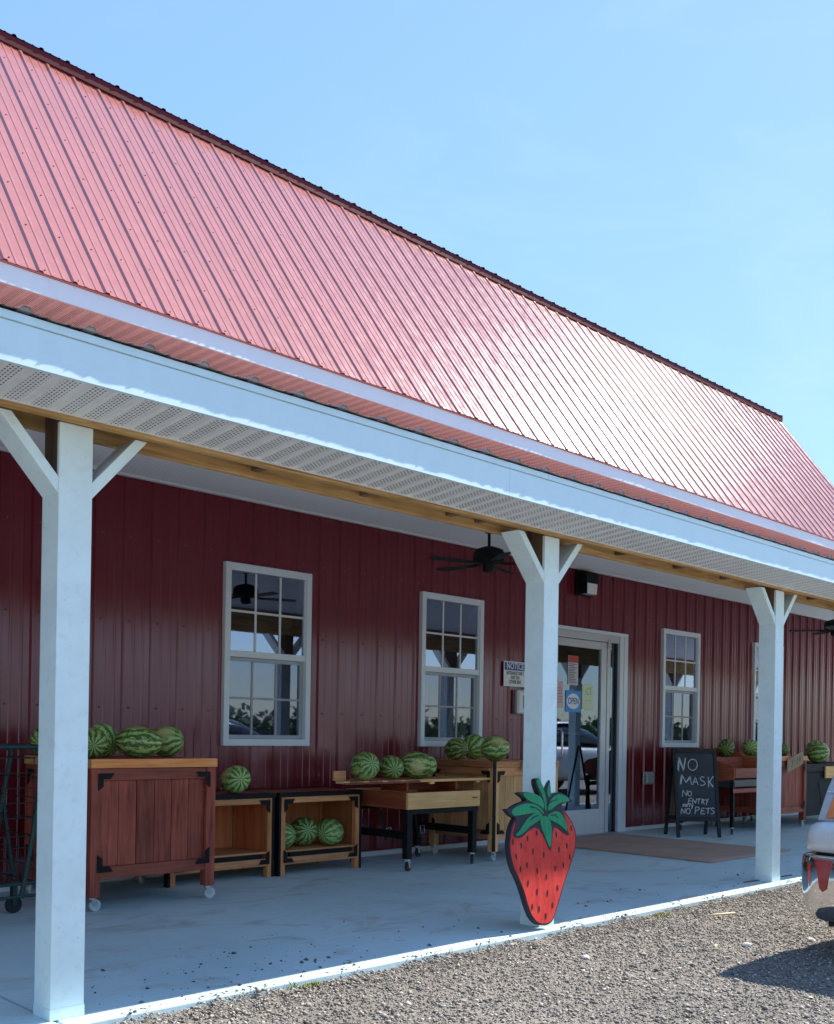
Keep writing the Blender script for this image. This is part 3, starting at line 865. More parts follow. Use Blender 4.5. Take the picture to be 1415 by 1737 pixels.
# posts: painted casing below, raw core between the knee braces
def post(x, w=.135, y0=3.700, y1=3.838):
    root = MB()
    root.prism([(y0, .002), (y1, .002), (y1, 2.02), (y0 + .02, 2.02), (y0 + .02, 2.247), (y0, 2.247)], 'x', x, x + w)
    p = root.build('post', M['post_white'], bld, bevel=.003)
    board('post_core', x + .006, x + w - .006, y0 + .021, y1 - .003, 2.021, 2.46, M['rawpost'], p, .0)
    mb = MB(); mb.box(x - .002, x + w + .002, y0 - .002, y1 + .002, .0, .045)
    mb.build('base_wrap', M['post_white'], p, bevel=.002)
    rg_ = random.Random(int(x * 100))
    for zz in (.30, .95, 1.55, 2.10):
        for xx in (.03, w - .03):
            mb = MB(); zz2 = zz + rg_.uniform(-.05, .05); mb.cyl((x + xx, y0 + .001, zz2), (x + xx, y0 - .0012, zz2), .0042, n=8); mb.build('nail_head', M['muntin'], p)
    t_ = .046
    for sgn in (-1, 1):
        xi = x if sgn < 0 else x + w
        zt = 2.245; z0 = 1.978
        run = .235
        poly = [(xi, z0), (xi, z0 + t_ * 1.35), (xi + sgn * (run - t_ * 1.15), zt), (xi + sgn * run, zt)]
        mb = MB(); mb.prism(poly, 'y', y0 + .004, y1 - .004)
        mb.build('knee_brace', M['post_white'], p, bevel=.002)
    return p
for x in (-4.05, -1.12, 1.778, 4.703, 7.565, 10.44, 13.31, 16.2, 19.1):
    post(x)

# windows: frame > sashes, grille bars, panes
def make_window():
    W, H = WW, WZ1 - WZ0
    mb = MB()
    fw_ = .052
    mb.box(0, fw_, -.045, .03, 0, H); mb.box(W - fw_, W, -.045, .03, 0, H)
    mb.box(fw_ + .0005, W - fw_ - .0005, -.0445, .03, H - fw_ - .008, H - .0005); mb.box(fw_ + .0005, W - fw_ - .0005, -.0445, .03, .0005, .056)
    root = mb.build('window', M['vinyl'], bld, bevel=.004)
    zm = .705
    board('meeting_rail', fw_ + .001, W - fw_ - .001, -.032, .012, zm, zm + .05, M['vinyl'], root, .003)
    # upper sash
    ux0, ux1, uz0, uz1 = fw_ + .012, W - fw_ - .012, zm + .051, H - fw_ - .012
    board('upper_sash_stile', fw_ + .001, ux0, -.03, .008, zm + .0505, H - fw_ - .009, M['vinyl'], root, .002)
    board('upper_sash_stile', ux1, W - fw_ - .001, -.03, .008, zm + .0505, H - fw_ - .009, M['vinyl'], root, .002)
    lx0, lx1, lz0, lz1 = fw_ + .014, W - fw_ - .026, .088, zm - .03
    board('lower_sash_stile', fw_ + .001, lx0, .004, .034, .057, zm - .001, M['vinyl'], root, .002)
    board('lower_sash_stile', lx1, W - fw_ - .001, .004, .034, .057, zm - .001, M['vinyl'], root, .002)
    board('lower_sash_rail', lx0 + .0005, lx1 - .0005, .0045, .0335, .0575, lz0, M['vinyl'], root, .002)
    board('lower_sash_rail', lx0 + .0005, lx1 - .0005, .0045, .0335, lz1, zm - .0015, M['vinyl'], root, .002)
    for (x0, x1, z0, z1, yy, bo) in ((ux0, ux1, uz0, uz1, -.012, -.0125), (lx0, lx1, lz0, lz1, .016, -.0125)):
        b = .009
        for k in (1, 2):
            xx = x0 + (x1 - x0) * k / 3
            board('grille_bar', xx - b, xx + b, yy + .007 + bo, yy + .013 + bo, z0 + .001, z1 - .001, M['muntin'], root, 0)
        zz = (z0 + z1) / 2
        board('grille_bar', x0 + .001, x1 - .001, yy + .0055 + bo, yy + .0115 + bo, zz - b, zz + b, M['muntin'], root, 0)
        for i in range(3):
            for j in range(2):
                xa = x0 + (x1 - x0) * i / 3; xb = x0 + (x1 - x0) * (i + 1) / 3
                za = z0 + (z1 - z0) * j / 2; zb = z0 + (z1 - z0) * (j + 1) / 2
                mb = MB(); mb.fix = False; mb.add([(xa, yy, za), (xb, yy, za), (xb, yy, zb), (xa, yy, zb)], [(0, 1, 2, 3)])
                mb.build('pane', M['glass'], root)
    mb = MB(); mb.fix = False; mb.add([(fw_ + .002, -.006, .058), (W - fw_ - .002, -.006, .058), (W - fw_ - .002, -.006, zm - .001), (fw_ + .002, -.006, zm - .001)], [(0, 1, 2, 3)])
    mb.build('insect_screen', M['screen'], root)
    return root
w0 = make_window()
w0.location = (WX[0], WALLY, WZ0)
for x in WX[1:]:
    c = copy_tree(w0, bld); c.location = (x, WALLY, WZ0)
# curtains hanging inside the panes
def curtain(x0, x1, z0, z1, yy=7.0):
    mb = MB(); mb.fix = False
    n = 28
    vs = []
    for j, z in enumerate((z0, (z0 + z1) / 2, z1)):
        for i in range(n + 1):
            u_ = i / n
            vs.append((x0 + (x1 - x0) * u_, yy + .018 * math.sin(u_ * 31 + j * .4) + .01 * math.sin(u_ * 13 + 1), z + (.03 * math.sin(u_ * 9 + x0) if j == 0 else 0)))
    mb.add(vs, [(j * (n + 1) + i, j * (n + 1) + i + 1, (j + 1) * (n + 1) + i + 1, (j + 1) * (n + 1) + i) for j in range(2) for i in range(n)])
    mb.build('curtain', M['curtain'], bld, smooth=80)
curtain(4.66, 5.27, 1.19, 1.72)
curtain(6.85, 7.12, 1.24, 1.72)
curtain(7.36, 7.60, 1.30, 1.72)
curtain(11.0, 11.5, 1.40, 1.72)

# storefront door
door = empty('door', (0, 0, 0), 0, bld); reg(door, bld)
AF = M['alu']
mb = MB()
mb.box(10.03, 10.19, 6.775, 6.90, .003, 2.245); mb.box(8.745, 8.80, 6.776, 6.90, .003, 2.245); mb.box(8.745, 10.19, 6.774, 6.90, 2.2455, 2.285)
mb.build('door_frame', M['vinyl'], door, bevel=.005)
mb = MB(); mb.box(10.10, 10.14, 6.766, 6.7745, .01, 2.24); mb.build('frame_stop', M['vinyl'], door, bevel=.002)
mb = MB(); mb.box(8.801, 10.029, 6.79, 6.89, 2.165, 2.244); mb.build('door_header', AF, door, bevel=.004)
mb = MB()
mb.box(8.805, 8.90, 6.80, 6.845, .012, 2.16); mb.box(9.70, 9.80, 6.80, 6.845, .012, 2.16)
mb.box(8.9005, 9.6995, 6.801, 6.844, 2.075, 2.159); mb.box(8.9005, 9.6995, 6.801, 6.844, .0125, .285)
mb.build('door_leaf', AF, door, bevel=.004)
mb = MB(); mb.fix = False; mb.add([(8.9, 6.822, .285), (9.7, 6.822, .285), (9.7, 6.822, 2.075), (8.9, 6.822, 2.075)], [(0, 1, 2, 3)])
mb.build('pane', M['doorglass'], door)
mb = MB(); mb.box(9.815, 9.875, 6.80, 6.86, .012, 2.163); mb.build('centre_mullion', AF, door, bevel=.004)
mb = MB(); mb.box(9.8755, 9.89, 6.81, 6.85, .012, 2.163); mb.box(10.015, 10.029, 6.81, 6.85, .012, 2.163); mb.build('sidelight_frame', M['alu_dark'], door)
mb = MB(); mb.fix = False; mb.add([(9.89, 6.83, .02), (10.015, 6.83, .02), (10.015, 6.83, 2.16), (9.89, 6.83, 2.16)], [(0, 1, 2, 3)])
mb.build('pane', M['doorglass'], door)
mb = MB(); mb.tube([(8.92, 6.799, 1.17), (8.92, 6.755, 1.165), (8.92, 6.745, 1.13), (8.92, 6.745, .90), (8.92, 6.755, .865), (8.92, 6.799, .86)], .012); mb.build('pull_handle', M['steel'], door, smooth=60)
mb = MB(); mb.tube([(8.90, 6.90, 1.13), (9.70, 6.90, 1.13)], .016); mb.build('push_bar', M['steel'], door, smooth=60)
mb = MB(); mb.box(9.80, 9.86, 6.78, 6.80, 2.09, 2.20); mb.build('top_pivot', M['steel'], door, bevel=.003)
mb = MB(); mb.box(8.80, 10.03, 6.76, 6.90, .001, .011); mb.build('threshold', M['steel'], door, bevel=.003)
# ------------------------------------------------------------------ produce carts
def caster(parent, x, y, wr=.036, wheel='wheel_white', ztop=.085, ang=.5):
    mb = MB()
    ca, sa = math.cos(ang), math.sin(ang)
    mb.cyl((x, y, ztop - .012), (x, y, ztop), .024, n=10)
    ox, oy = ca * .018, sa * .018
    for sg in (-1, 1):
        nx, ny = -sa * sg * .016, ca * sg * .016
        mb.add([(x - ca * .016 + nx, y - sa * .016 + ny, ztop - .010), (x + ca * .024 + nx, y + sa * .024 + ny, ztop - .010),
                (x + ox + ca * .012 + nx, y + oy + sa * .012 + ny, wr - .008), (x + ox - ca * .010 + nx, y + oy - sa * .010 + ny, wr - .008),
                (x - ca * .016 + nx * 1.2, y - sa * .016 + ny * 1.2, ztop - .010), (x + ca * .024 + nx * 1.2, y + sa * .024 + ny * 1.2, ztop - .010),
                (x + ox + ca * .012 + nx * 1.2, y + oy + sa * .012 + ny * 1.2, wr - .008), (x + ox - ca * .010 + nx * 1.2, y + oy - sa * .010 + ny * 1.2, wr - .008)],
               [(0, 1, 2, 3), (4, 7, 6, 5), (0, 4, 5, 1), (1, 5, 6, 2), (2, 6, 7, 3), (3, 7, 4, 0)])
    c = mb.build('caster', M['steel'], parent)
    mb = MB()
    c0 = Vector((x + ox, y + oy, wr)); ax = Vector((-sa, ca, 0))
    mb.cyl(c0 - ax * .011, c0 + ax * .011, wr, n=20)
    mb.cyl(c0 - ax * .014, c0 + ax * .014, wr * .35, n=10)
    mb.build('wheel', M[wheel], c, bevel=.003)
    return c

def bracket(parent, x, y, z, sx, sz, mat='black', L=.105, w=.034, face='y', yd=.006):
    """L shaped corner plate with chamfered ends; sx, sz say which way its arms run"""
    p = [(0, 0), (L, 0), (L - w * .7, w), (w, w), (w, L - w * .7), (0, L)]
    poly = [(a * sx, b * sz) for a, b in p]
    mb = MB()
    if face == 'y': mb.prism([(x + a, z + b) for a, b in poly], 'y', y - yd, y)
    else: mb.prism([(y + a, z + b) for a, b in poly], 'x', x - yd, x)
    return mb.build('corner_bracket', M[mat], parent, bevel=.002)

def make_cart(name, label, loc, W, D, H, pz, px_, top_x, group, nplank=6, wheel='wheel_white', zb=.10, rz=0.0, blackedge=False, ztop=None, topz=.055, planks_side=7):
    t = thing(name, label, 'cart', loc, rz, group)
    lw = .068
    zt = H - topz
    mz, mx = M[pz], M[px_]
    for sx in (0, 1):
        for sy in (0, 1):
            x0 = -W / 2 + .002 if sx == 0 else W / 2 - lw - .002
            y0 = -D / 2 if sy == 0 else D / 2 - lw
            mb = MB(); mb.box(x0, x0 + lw, y0, y0 + lw, .085, zt - .0005)
            leg = mb.build('leg', mz, t, bevel=.004)
            caster(t, x0 + lw / 2, y0 + lw / 2, wheel=wheel, ang=random.uniform(-.4, 1.2))
    # front: rails and upright planks
    xl, xr = -W / 2 + lw + .003, W / 2 - lw - .003
    for z0, z1 in ((.19, .265), (zt - .075, zt - .002)):
        for yy in (-D / 2 + .006, D / 2 - .04):
            board('rail', xl, xr, yy, yy + .034, z0, z1, mx, t)
        for x0 in (-W / 2 + .010, W / 2 - .044):
            board('side_rail', x0, x0 + .034, -D / 2 + lw + .002, D / 2 - lw - .002, z0 + .001, z1 - .001, M[{'redwood_x': 'redwood_y', 'pine_x': 'pine_y', 'tan_x': 'tan_y'}[px_]], t)
    pw = (xr - xl) / nplank
    for i in range(nplank):
        for yy in (-D / 2 + .024, D / 2 - .038):
            board('plank', xl + i * pw + .0015, xl + (i + 1) * pw - .0015, yy + random.uniform(-.0015, .0015), yy + .014, .2655, zt - .0755, mz, t, .003)
    pd = (D - 2 * lw - .006) / planks_side
    for i in range(planks_side):
        y0 = -D / 2 + lw + .003 + i * pd
        for x0 in (-W / 2 + .026, W / 2 - .040):
            board('side_plank', x0, x0 + .014, y0 + .0015, y0 + pd - .0015, .2655, zt - .0765, mz, t, .003)
    for sx, x in ((1, -W / 2 + .045), (-1, W / 2 - .045)):
        for sz, z in ((1, .235), (-1, zt - .03)):
            bracket(t, x, -D / 2 - .0005, z, sx, sz)
    for sx, y in ((1, -D / 2 + .045), (-1, D / 2 - .045)):
        for sz, z in ((1, .235), (-1, zt - .03)):
            bracket(t, -W / 2 - .0005, y, z, sx, sz, face='x')
    # open tray top: pale rim boards and a slatted deck
    mt = M[top_x]
    board('rim_board', -W / 2 - .004, W / 2 + .004, -D / 2 - .008, -D / 2 + .018, zt, H, mt, t)
    board('rim_board', -W / 2 - .004, W / 2 + .004, D / 2 - .018, D / 2 + .008, zt, H, mt, t)
    ty = M[{'pine_x': 'pine_y', 'tan_x': 'tan_y', 'redwood_x': 'redwood_y'}[top_x]]
    board('rim_board', -W / 2 - .004, -W / 2 + .022, -D / 2 + .019, D / 2 - .019, zt, H - .001, ty, t)
    board('rim_board', W / 2 - .022, W / 2 + .004, -D / 2 + .019, D / 2 - .019, zt, H - .001, ty, t)
    nd = 6
    dd = (D - .04) / nd
    for i in range(nd):
        board('deck_board', -W / 2 + .023, W / 2 - .023, -D / 2 + .02 + i * dd + .003, -D / 2 + .02 + (i + 1) * dd - .003, H - .022, H - .003, mx, t)
    if blackedge:
        for y0 in (-D / 2 - .012,):
            board('edge_strip', -W / 2 - .016, -W / 2 + .018, y0, y0 + .011, .09, H + .0, M['black'], t, .002)
    return t

M['redwood_y'] = wood('red_brown_stain_side', (.24, .048, .022), (.52, .145, .06), 'y', .5, spec=.25)
M['pine_y'] = wood('pale_pine_side', (.60, .34, .12), (.86, .56, .25), 'y', .6, spec=.2)
M['top_rim'] = wood('orange_pine_rim', (.64, .20, .06), (.92, .38, .13), 'x', .6, spec=.2)
M['cedar_bench_z'] = wood('light_cedar_board', (.62, .31, .11), (.90, .53, .23), 'z', .6, spec=.2)

c1 = make_cart('produce_cart', 'dark red plank produce cart on pale casters beside the nearest post', (3.425, 6.18, 0), .88, .90, .915, 'redwood_z', 'redwood_x', 'pine_x', 'wooden produce carts', 6)
c2 = make_cart('produce_cart', 'pale pine produce cart with black edge behind the strawberry sign', (7.245, 6.25, 0), .905, .78, .868, 'cedar_bench_z', 'tan_x', 'tan_x', 'wooden produce carts', 7, blackedge=True)
c3 = make_cart('produce_cart', 'red brown plank produce cart with cardboard price card near the car', (12.27, 6.20, 0), .90, .84, .893, 'redwood_z', 'redwood_x', 'tan_x', 'wooden produce carts', 8)
for c in KIDS[c1.name]:
    if c.name.startswith('rim_board') and abs(c.data.vertices[0].co.x - c.data.vertices[1].co.x) > .5: c.data.materials[0] = M['top_rim']

# ------------------------------------------------------------------ low open crates
def make_crate(label, x0, x1, y0, y1, H, light, red):
    W, D = x1 - x0, y1 - y0
    t = thing('display_crate', label, 'crate', ((x0 + x1) / 2, (y0 + y1) / 2, 0), 0, 'low open display crates')
    lw = .042
    mz, mx = M[light + '_z'], M[light + '_x']
    for sx in (-1, 1):
        xo = sx * W / 2
        for sy in (-1, 1):
            yo = sy * D / 2
            mb = MB(); mb.box(min(xo, xo - sx * lw), max(xo, xo - sx * lw), min(yo, yo - sy * .045), max(yo, yo - sy * .045), 0.001, H - .035)
            mb.build('leg', mz, t, bevel=.003)
        mb = MB(); mb.box(min(xo, xo + sx * .022) + .0005 * sx, max(xo, xo + sx * .022) + .0005 * sx, -D / 2 - .004, -D / 2 + .05, .0, H - .036)
        mb.build('edge_strip', M['black'], t, bevel=.002)
        board('side_panel', min(xo - sx * .006, xo - sx * .018), max(xo - sx * .006, xo - sx * .018), -D / 2 + .046, D / 2 - .046, .12, H - .04, M['ply'], t)
    board('back_panel', -W / 2 + lw + .001, W / 2 - lw - .001, D / 2 - .03, D / 2 - .018, .12, H - .04, M['ply'], t)
    board('shelf', -W / 2 + .02, W / 2 - .02, -D / 2 + .05, D / 2 - .032, .172, .188, mx, t)
    board('shelf_edge', -W / 2 + lw + .002, W / 2 - lw - .002, -D / 2 + .002, -D / 2 + .045, .178, .192, M['tan_x'], t)
    board('slot_strip', -W / 2 + lw + .05, W / 2 - lw - .05, -D / 2 + .004, -D / 2 + .03, .142, .177, M['black'], t, .001)
    board('bottom_rail', -W / 2 + lw + .002, W / 2 - lw - .002, -D / 2 - .001, -D / 2 + .032, .085, .141, mx, t)
    board('top_rail', -W / 2 + lw + .002, W / 2 - lw - .002, -D / 2 - .001, -D / 2 + .032, H - .080, H - .036, mx, t)
    for sx in (-1, 1):
        bracket(t, sx * (W / 2 - .024), -D / 2 - .0045, H - .05, -sx, -1, L=.10)
        bracket(t, sx * (W / 2 - .024), -D / 2 - .0045, .10, -sx, 1, L=.10)
    board('top_frame', -W / 2 - .024, W / 2 + .024, -D / 2 - .008, -D / 2 + .03, H - .035, H, M['black'], t, .002)
    board('top_frame', -W / 2 - .024, W / 2 + .024, D / 2 - .03, D / 2 + .002, H - .035, H, M['black'], t, .002)
    for k in range(5):
        w_ = (D - .062) / 5
        board('top_slat', -W / 2 - .02, W / 2 + .02, -D / 2 + .031 + k * w_ + .002, -D / 2 + .031 + (k + 1) * w_ - .002, H - .022, H - .004, M['redwood_x'], t)
    return t
make_crate('low orange crate with an empty shelf right of the dark red cart', 3.885, 4.755, 6.30, 6.78, .632, 'tan', True)
make_crate('low pale crate holding three watermelons on its shelf under the window', 4.822, 5.615, 6.275, 6.77, .634, 'tan', True)

# ------------------------------------------------------------------ black legged planting table with slatted tray
t = thing('planter_table', 'black legged rolling table with pale wood apron between crate and pine cart', 'table', (6.16, 6.21, 0))
for sx in (-1, 1):
    for sy in (-1, 1):
        x, y = sx * .385, sy * .33
        board('leg', x - .028, x + .028, y - .028, y + .028, .10, .494, M['black'], t)
        caster(t, x, y, .038, 'wheel_dark', .10, ang=random.uniform(0, 1.5))
board('apron', -.428, .428, -.375, -.350, .495, .627, M['pine_x'], t)
board('apron', -.428, .428, .350, .375, .495, .627, M['pine_x'], t)
board('apron', -.428, -.404, -.3495, .3495, .4955, .6265, M['redwood_y'], t)
board('apron', .404, .428, -.3495, .3495, .4955, .6265, M['redwood_y'], t)
board('frame_rail', -.42, .42, -.362, -.325, .452, .4945, M['black'], t)
board('frame_rail', -.42, .42, .325, .362, .452, .4945, M['black'], t)
for sx in (-1, 1):
    board('stretcher', sx * .385 - .018, sx * .385 + .018, -.294, .294, .255, .315, M['black'], t)
    mb = MB(); mb.tube([(sx * .2, .18, .45), (sx * .2 + .01, .16, .28), (sx * .2 + .012, .12, .20)], .012); mb.build('strap', M['rubber'], t)
    mb = MB(); mb.tube([(sx * .2 + .0, .11, .30), (sx * .2 + .05, .11, .305), (sx * .2 + .055, .11, .24), (sx * .2 + .01, .11, .235), (sx * .2, .11, .30)], .004, 6); mb.build('buckle', M['steel'], t)
board('table_deck', -.403, .403, -.349, .349, .50, .515, M['redwood_x'], t)
board('handle', .33, .39, -.381, -.376, .565, .572, M['black'], t, 0)

t = thing('slatted_tray', 'long slatted wooden tray of watermelons resting above the black legged table', 'tray', (6.0, 6.24, .6275))
for x in (-.13, .45):
    board('riser', x - .012, x + .012, -.26, .05, .0, .072, M['redwood_y'], t)
board('riser_board', -.12, .44, -.05, -.03, .001, .071, M['redwood_x'], t)
n_ = 26
for i in range(n_):
    x0 = -.865 + i * (1.73 / n_)
    board('slat', x0 + .003, x0 + 1.73 / n_ - .003, -.318, min(.05, -.22 + i * .045), .080, .098, M['tan_y'] if i % 3 else M['pine_y'], t, .002)
board('bearer', -.80, .865, -.26, -.23, .0722, .0795, M['redwood_x'], t)
board('bearer', -.60, .865, -.02, .01, .0722, .0795, M['redwood_x'], t)
board('front_strip', -.06, .868, -.336, -.319, .078, .100, M['pine_x'], t)
board('front_strip', -.868, -.062, -.336, -.319, .074, .088, M['redwood_x'], t)
board('end_board', -.862, -.74, -.20, -.182, .0985, .175, M['tan_x'], t)
for x in (.06, .62):
    board('cleat', x, x + .05, -.330, -.30, .060, .077, M['pine_x'], t)

# ------------------------------------------------------------------ right hand display stand, dark table
t = thing('tiered_stand', 'red brown tiered display stand on black legs behind the chalkboard', 'stand', (11.32, 6.15, 0))
for sx in (-1, 1):
    board('leg', sx * .42 - .02, sx * .42 + .02, -.35, -.31, .085, .60, M['black'], t)
    board('leg', sx * .42 - .02, sx * .42 + .02, .31, .35, .085, .80, M['black'], t)
    caster(t, sx * .42, -.33, .036, 'wheel_dark', .085); caster(t, sx * .42, .33, .036, 'wheel_dark', .085)
    mb = MB(); mb.prism([(-.37, .635), (-.37, .755), (-.32, .80), (-.05, .86), (.05, .93), (.38, .98), (.38, .60), (-.2, .60)], 'x', sx * .442, sx * .442 + sx * .018)
    mb.build('side_board', M['redwood_y'], t, bevel=.003)
board('front_board', -.44, .44, -.375, -.355, .645, .76, M['redwood_x'], t)
board('tray_floor', -.44, .44, -.354, .0, .645, .66, M['redwood_x'], t)
board('tier_board', -.44, .44, .0, .02, .70, .87, M['redwood_x'], t)
board('tier_floor', -.44, .44, .021, .36, .862, .876, M['redwood_x'], t)
board('back_board', -.44, .44, .361, .38, .80, .97, M['redwood_x'], t)
board('bin', -.41, .41, -.345, .1, .54, .63, M['alu_dark'], t, .01)
board('lower_rail', -.44, .44, -.352, -.312, .475, .525, M['redwood_x'], t)
board('lower_rail', -.44, .44, .31, .35, .475, .525, M['redwood_x'], t)

t = thing('dark_table', 'black skirted display table with melons at the far right by the car', 'table', (13.75, 6.25, 0))
board('table_top', -.92, .92, -.42, .42, .685, .79, M['black'], t, .006)
board('skirt', -.88, .40, -.395, -.38, .12, .684, M['rubber'], t)
for sx in (-1, 1):
    for sy in (-1, 1):
        board('leg', sx * .86 - .025, sx * .86 + .025, sy * .35 - .025, sy * .35 + .025, .09, .684, M['black'], t)
        caster(t, sx * .86, sy * .35, .036, 'wheel_dark', .09)
board('drawer_front', -.40, .10, -.445, -.421, .60, .755, M['pine_x'], t, .004)
mb = MB(); mb.tube([(-.55, -.41, .55), (-.45, -.43, .1)], .006, 6); mb.build('hanging_strap', M['rubber'], t)

# ------------------------------------------------------------------ watermelons
def melon_mesh(k):
    rg = random.Random(k)
    bm = bmesh.new()
    bmesh.ops.create_uvsphere(bm, u_segments=28, v_segments=18, radius=1.0)
    bmesh.ops.rotate(bm, verts=bm.verts, cent=(0, 0, 0), matrix=Matrix.Rotation(R(90), 3, 'Y'))
    ph = [rg.uniform(0, 6.28) for _ in range(4)]
    for v in bm.verts:
        x, y, z = v.co
        a = math.atan2(y, z)
        s_ = 1 + .015 * math.sin(10 * a + ph[0]) * (1 - x * x) + .02 * math.sin(2 * a + ph[1]) + .025 * x * math.sin(ph[2])
        dim = -.05 * max(0, abs(x) - .93) / .07
        v.co = Vector((x * (1 + dim), y * s_, z * s_))
    for f in bm.faces: f.smooth = True
    me = bpy.data.meshes.new('watermelon'); bm.to_mesh(me); bm.free()
    me.materials.append(M['melon'])
    return me
MELM = [melon_mesh(k) for k in range(5)]
M['stem'] = paint('dry_melon_stem', (.16, .13, .06), .8, .2)
_stem = MB(); _stem.cyl((.93, 0, 0), (1.0, .02, .03), .06, .045, 8); _stem.tube([(.99, .015, .025), (1.08, .05, .06), (1.14, .05, .12)], .028, 6)
STEM = _stem.mesh('stem', M['stem'])
MEL = [ # x, y, support z, radius, length ratio, axis azimuth, tilt, group, label
 (3.035, 6.43, .915, .092, 1.05, 40, 10, 'a', 'watermelon peeking out left of the nearest post on the red cart'),
 (3.075, 5.91, .915, .090, 1.10, 70, 8, 'a', 'watermelon at the front corner of the red cart, half behind the nearest post'),
 (3.300, 6.19, .915, .103, 1.05, 100, 25, 'a', 'upright watermelon at the back left of the red cart top'),
 (3.420, 5.945, .915, .093, 1.52, 152, 3, 'a', 'longest watermelon lying across the front of the red cart top'),
 (3.740, 6.140, .915, .100, 1.10, -50, 8, 'a', 'round pale watermelon at the right end of the red cart top'),
 (4.475, 6.385, .632, .104, 1.08, -105, 5, 'b', 'single watermelon sitting alone on top of the empty crate'),
 (4.925, 6.40, .190, .098, 1.08, -60, 5, 'c', 'leftmost watermelon of the three inside the pale crate'),
 (5.195, 6.47, .190, .108, 1.02, -110, 10, 'c', 'dark middle watermelon of the three inside the pale crate'),
 (5.400, 6.385, .190, .103, 1.15, 20, 5, 'c', 'bright striped right watermelon of the three inside the pale crate'),
 (5.400, 5.985, .7255, .106, 1.06, -100, 14, 'd', 'leftmost watermelon on the slatted tray'),
 (5.760, 6.060, .7255, .094, 1.05, 60, 10, 'd', 'smaller second watermelon from the left on the slatted tray'),
 (6.050, 6.080, .7255, .107, 1.20, 160, 10, 'd', 'largest front watermelon near the middle of the slatted tray'),
 (6.250, 6.170, .7255, .096, 1.05, 10, 4, 'd', 'watermelon half hidden behind the largest one on the slatted tray'),
 (6.905, 6.415, .866, .093, 1.22, -95, 5, 'e', 'low left watermelon of the three on the pine cart'),
 (7.215, 6.475, .866, .112, 1.03, 15, 20, 'e', 'dark tall middle watermelon at the back of the pine cart'),
 (6.945, 5.985, .866, .107, 1.14, -35, 5, 'e', 'bright striped watermelon at the front of the pine cart'),
 (11.60, 6.290, .876, .100, 1.1, 30, 10, 'f', 'dark watermelon on the tiered stand just right of the chalkboard'),
 (12.10, 6.220, .890, .100, 1.28, 200, 5, 'f', 'dark long watermelon left of the farthest post on the red brown cart'),
 (12.42, 6.38, .890, .075, 1.3, 10, 5, 'f', 'small dark watermelon behind the cardboard price card'),
 (13.44, 5.960, .790, .122, 1.06, -60, 10, 'f', 'pale bottomed watermelon at the front of the dark table by the car'),
 (14.05, 6.240, .790, .150, 1.1, 30, 10, 'f', 'largest dark watermelon at the frame edge on the dark table'),
 (12.62, 6.05, .890, .070, 1.2, 60, 5, 'f', 'little dark watermelon at the right corner of the red brown cart'),
]
GR = {'a': 'watermelons on the red cart', 'b': 'watermelons on the crates', 'c': 'watermelons in the pale crate', 'd': 'watermelons on the tray', 'e': 'watermelons on the pine cart', 'f': 'watermelons at the far right'}
for k, (x, y, zs, r_, ratio, az, tilt, g_, lab) in enumerate(MEL):
    o = link(bpy.data.objects.new('watermelon', MELM[k % 5]))
    rot = Euler((random.uniform(0, 6.28), R(-tilt), R(az)), 'XYZ')
    r_ *= 1.07
    sc = Vector((r_ * ratio, r_, r_ * (1 - .06 * ((k * 7) % 3) / 2)))
    m3 = rot.to_matrix() @ Matrix.Diagonal(sc)
    zmin = min((m3 @ v.co).z for v in MELM[k % 5].vertices)
    o.rotation_euler = rot; o.scale = sc
    o.location = (x, y, zs - zmin)
    tag(o, lab, 'watermelon', GR[g_])
    if k % 2 == 0:
        s_ = link(bpy.data.objects.new('stem', STEM)); s_.parent = o

# ------------------------------------------------------------------ strawberry cut-out sign
def plate(poly, d0, d1):
    mb = MB(); mb.prism(poly, 'y', d0, d1); return mb
def brushed(name, c0, c1, c2):
    t_ = NT(name)
    n1 = t_.noise(t_.coords((14, 14, 2.2), rand=True), 2.5, 6, .7, .8)
    n2 = t_.noise(t_.coords((1, 1, 1), rand=True), 5, 5, .7)
    n3 = t_.noise(t_.coords((1, 1, 1), rand=True), 30, 5, .75)
    c = t_.ramp(t_.math('ADD', t_.math('MULTIPLY', n1, .5), t_.math('MULTIPLY', n2, .5)), [(.34, c0), (.5, c1), (.66, c2)])
    c = t_.mix(t_.maprange(n3, .66, .74, 0, .7), c, (.30, .22, .17))
    t_.l(c, t_.b.inputs['Base Color']); t_.l(t_.maprange(n1, .3, .7, .5, .8), t_.b.inputs['Roughness'])
    t_.b.inputs['Specular IOR Level'].default_value = .25
    t_.l(t_.bump(n1, .25, .002), t_.b.inputs['Normal'])
    return t_.m
M['sb_red'] = brushed('strawberry_red_paint', (.50, .032, .032), (.72, .058, .045), (.84, .11, .075))
M['sb_green'] = brushed('leaf_green_paint', (.018, .20, .085), (.03, .29, .13), (.06, .38, .18))
M['sb_dark'] = paint('dark_outline_paint', (.020, .020, .030), .6, .2, 8)
lean = math.atan2(.075, .85)
t = thing('strawberry_sign', 'tall painted wooden strawberry cut-out leaning on the middle post', 'sign', (4.70, 3.625, .004))
t.rotation_euler = (-lean, 0, 0)
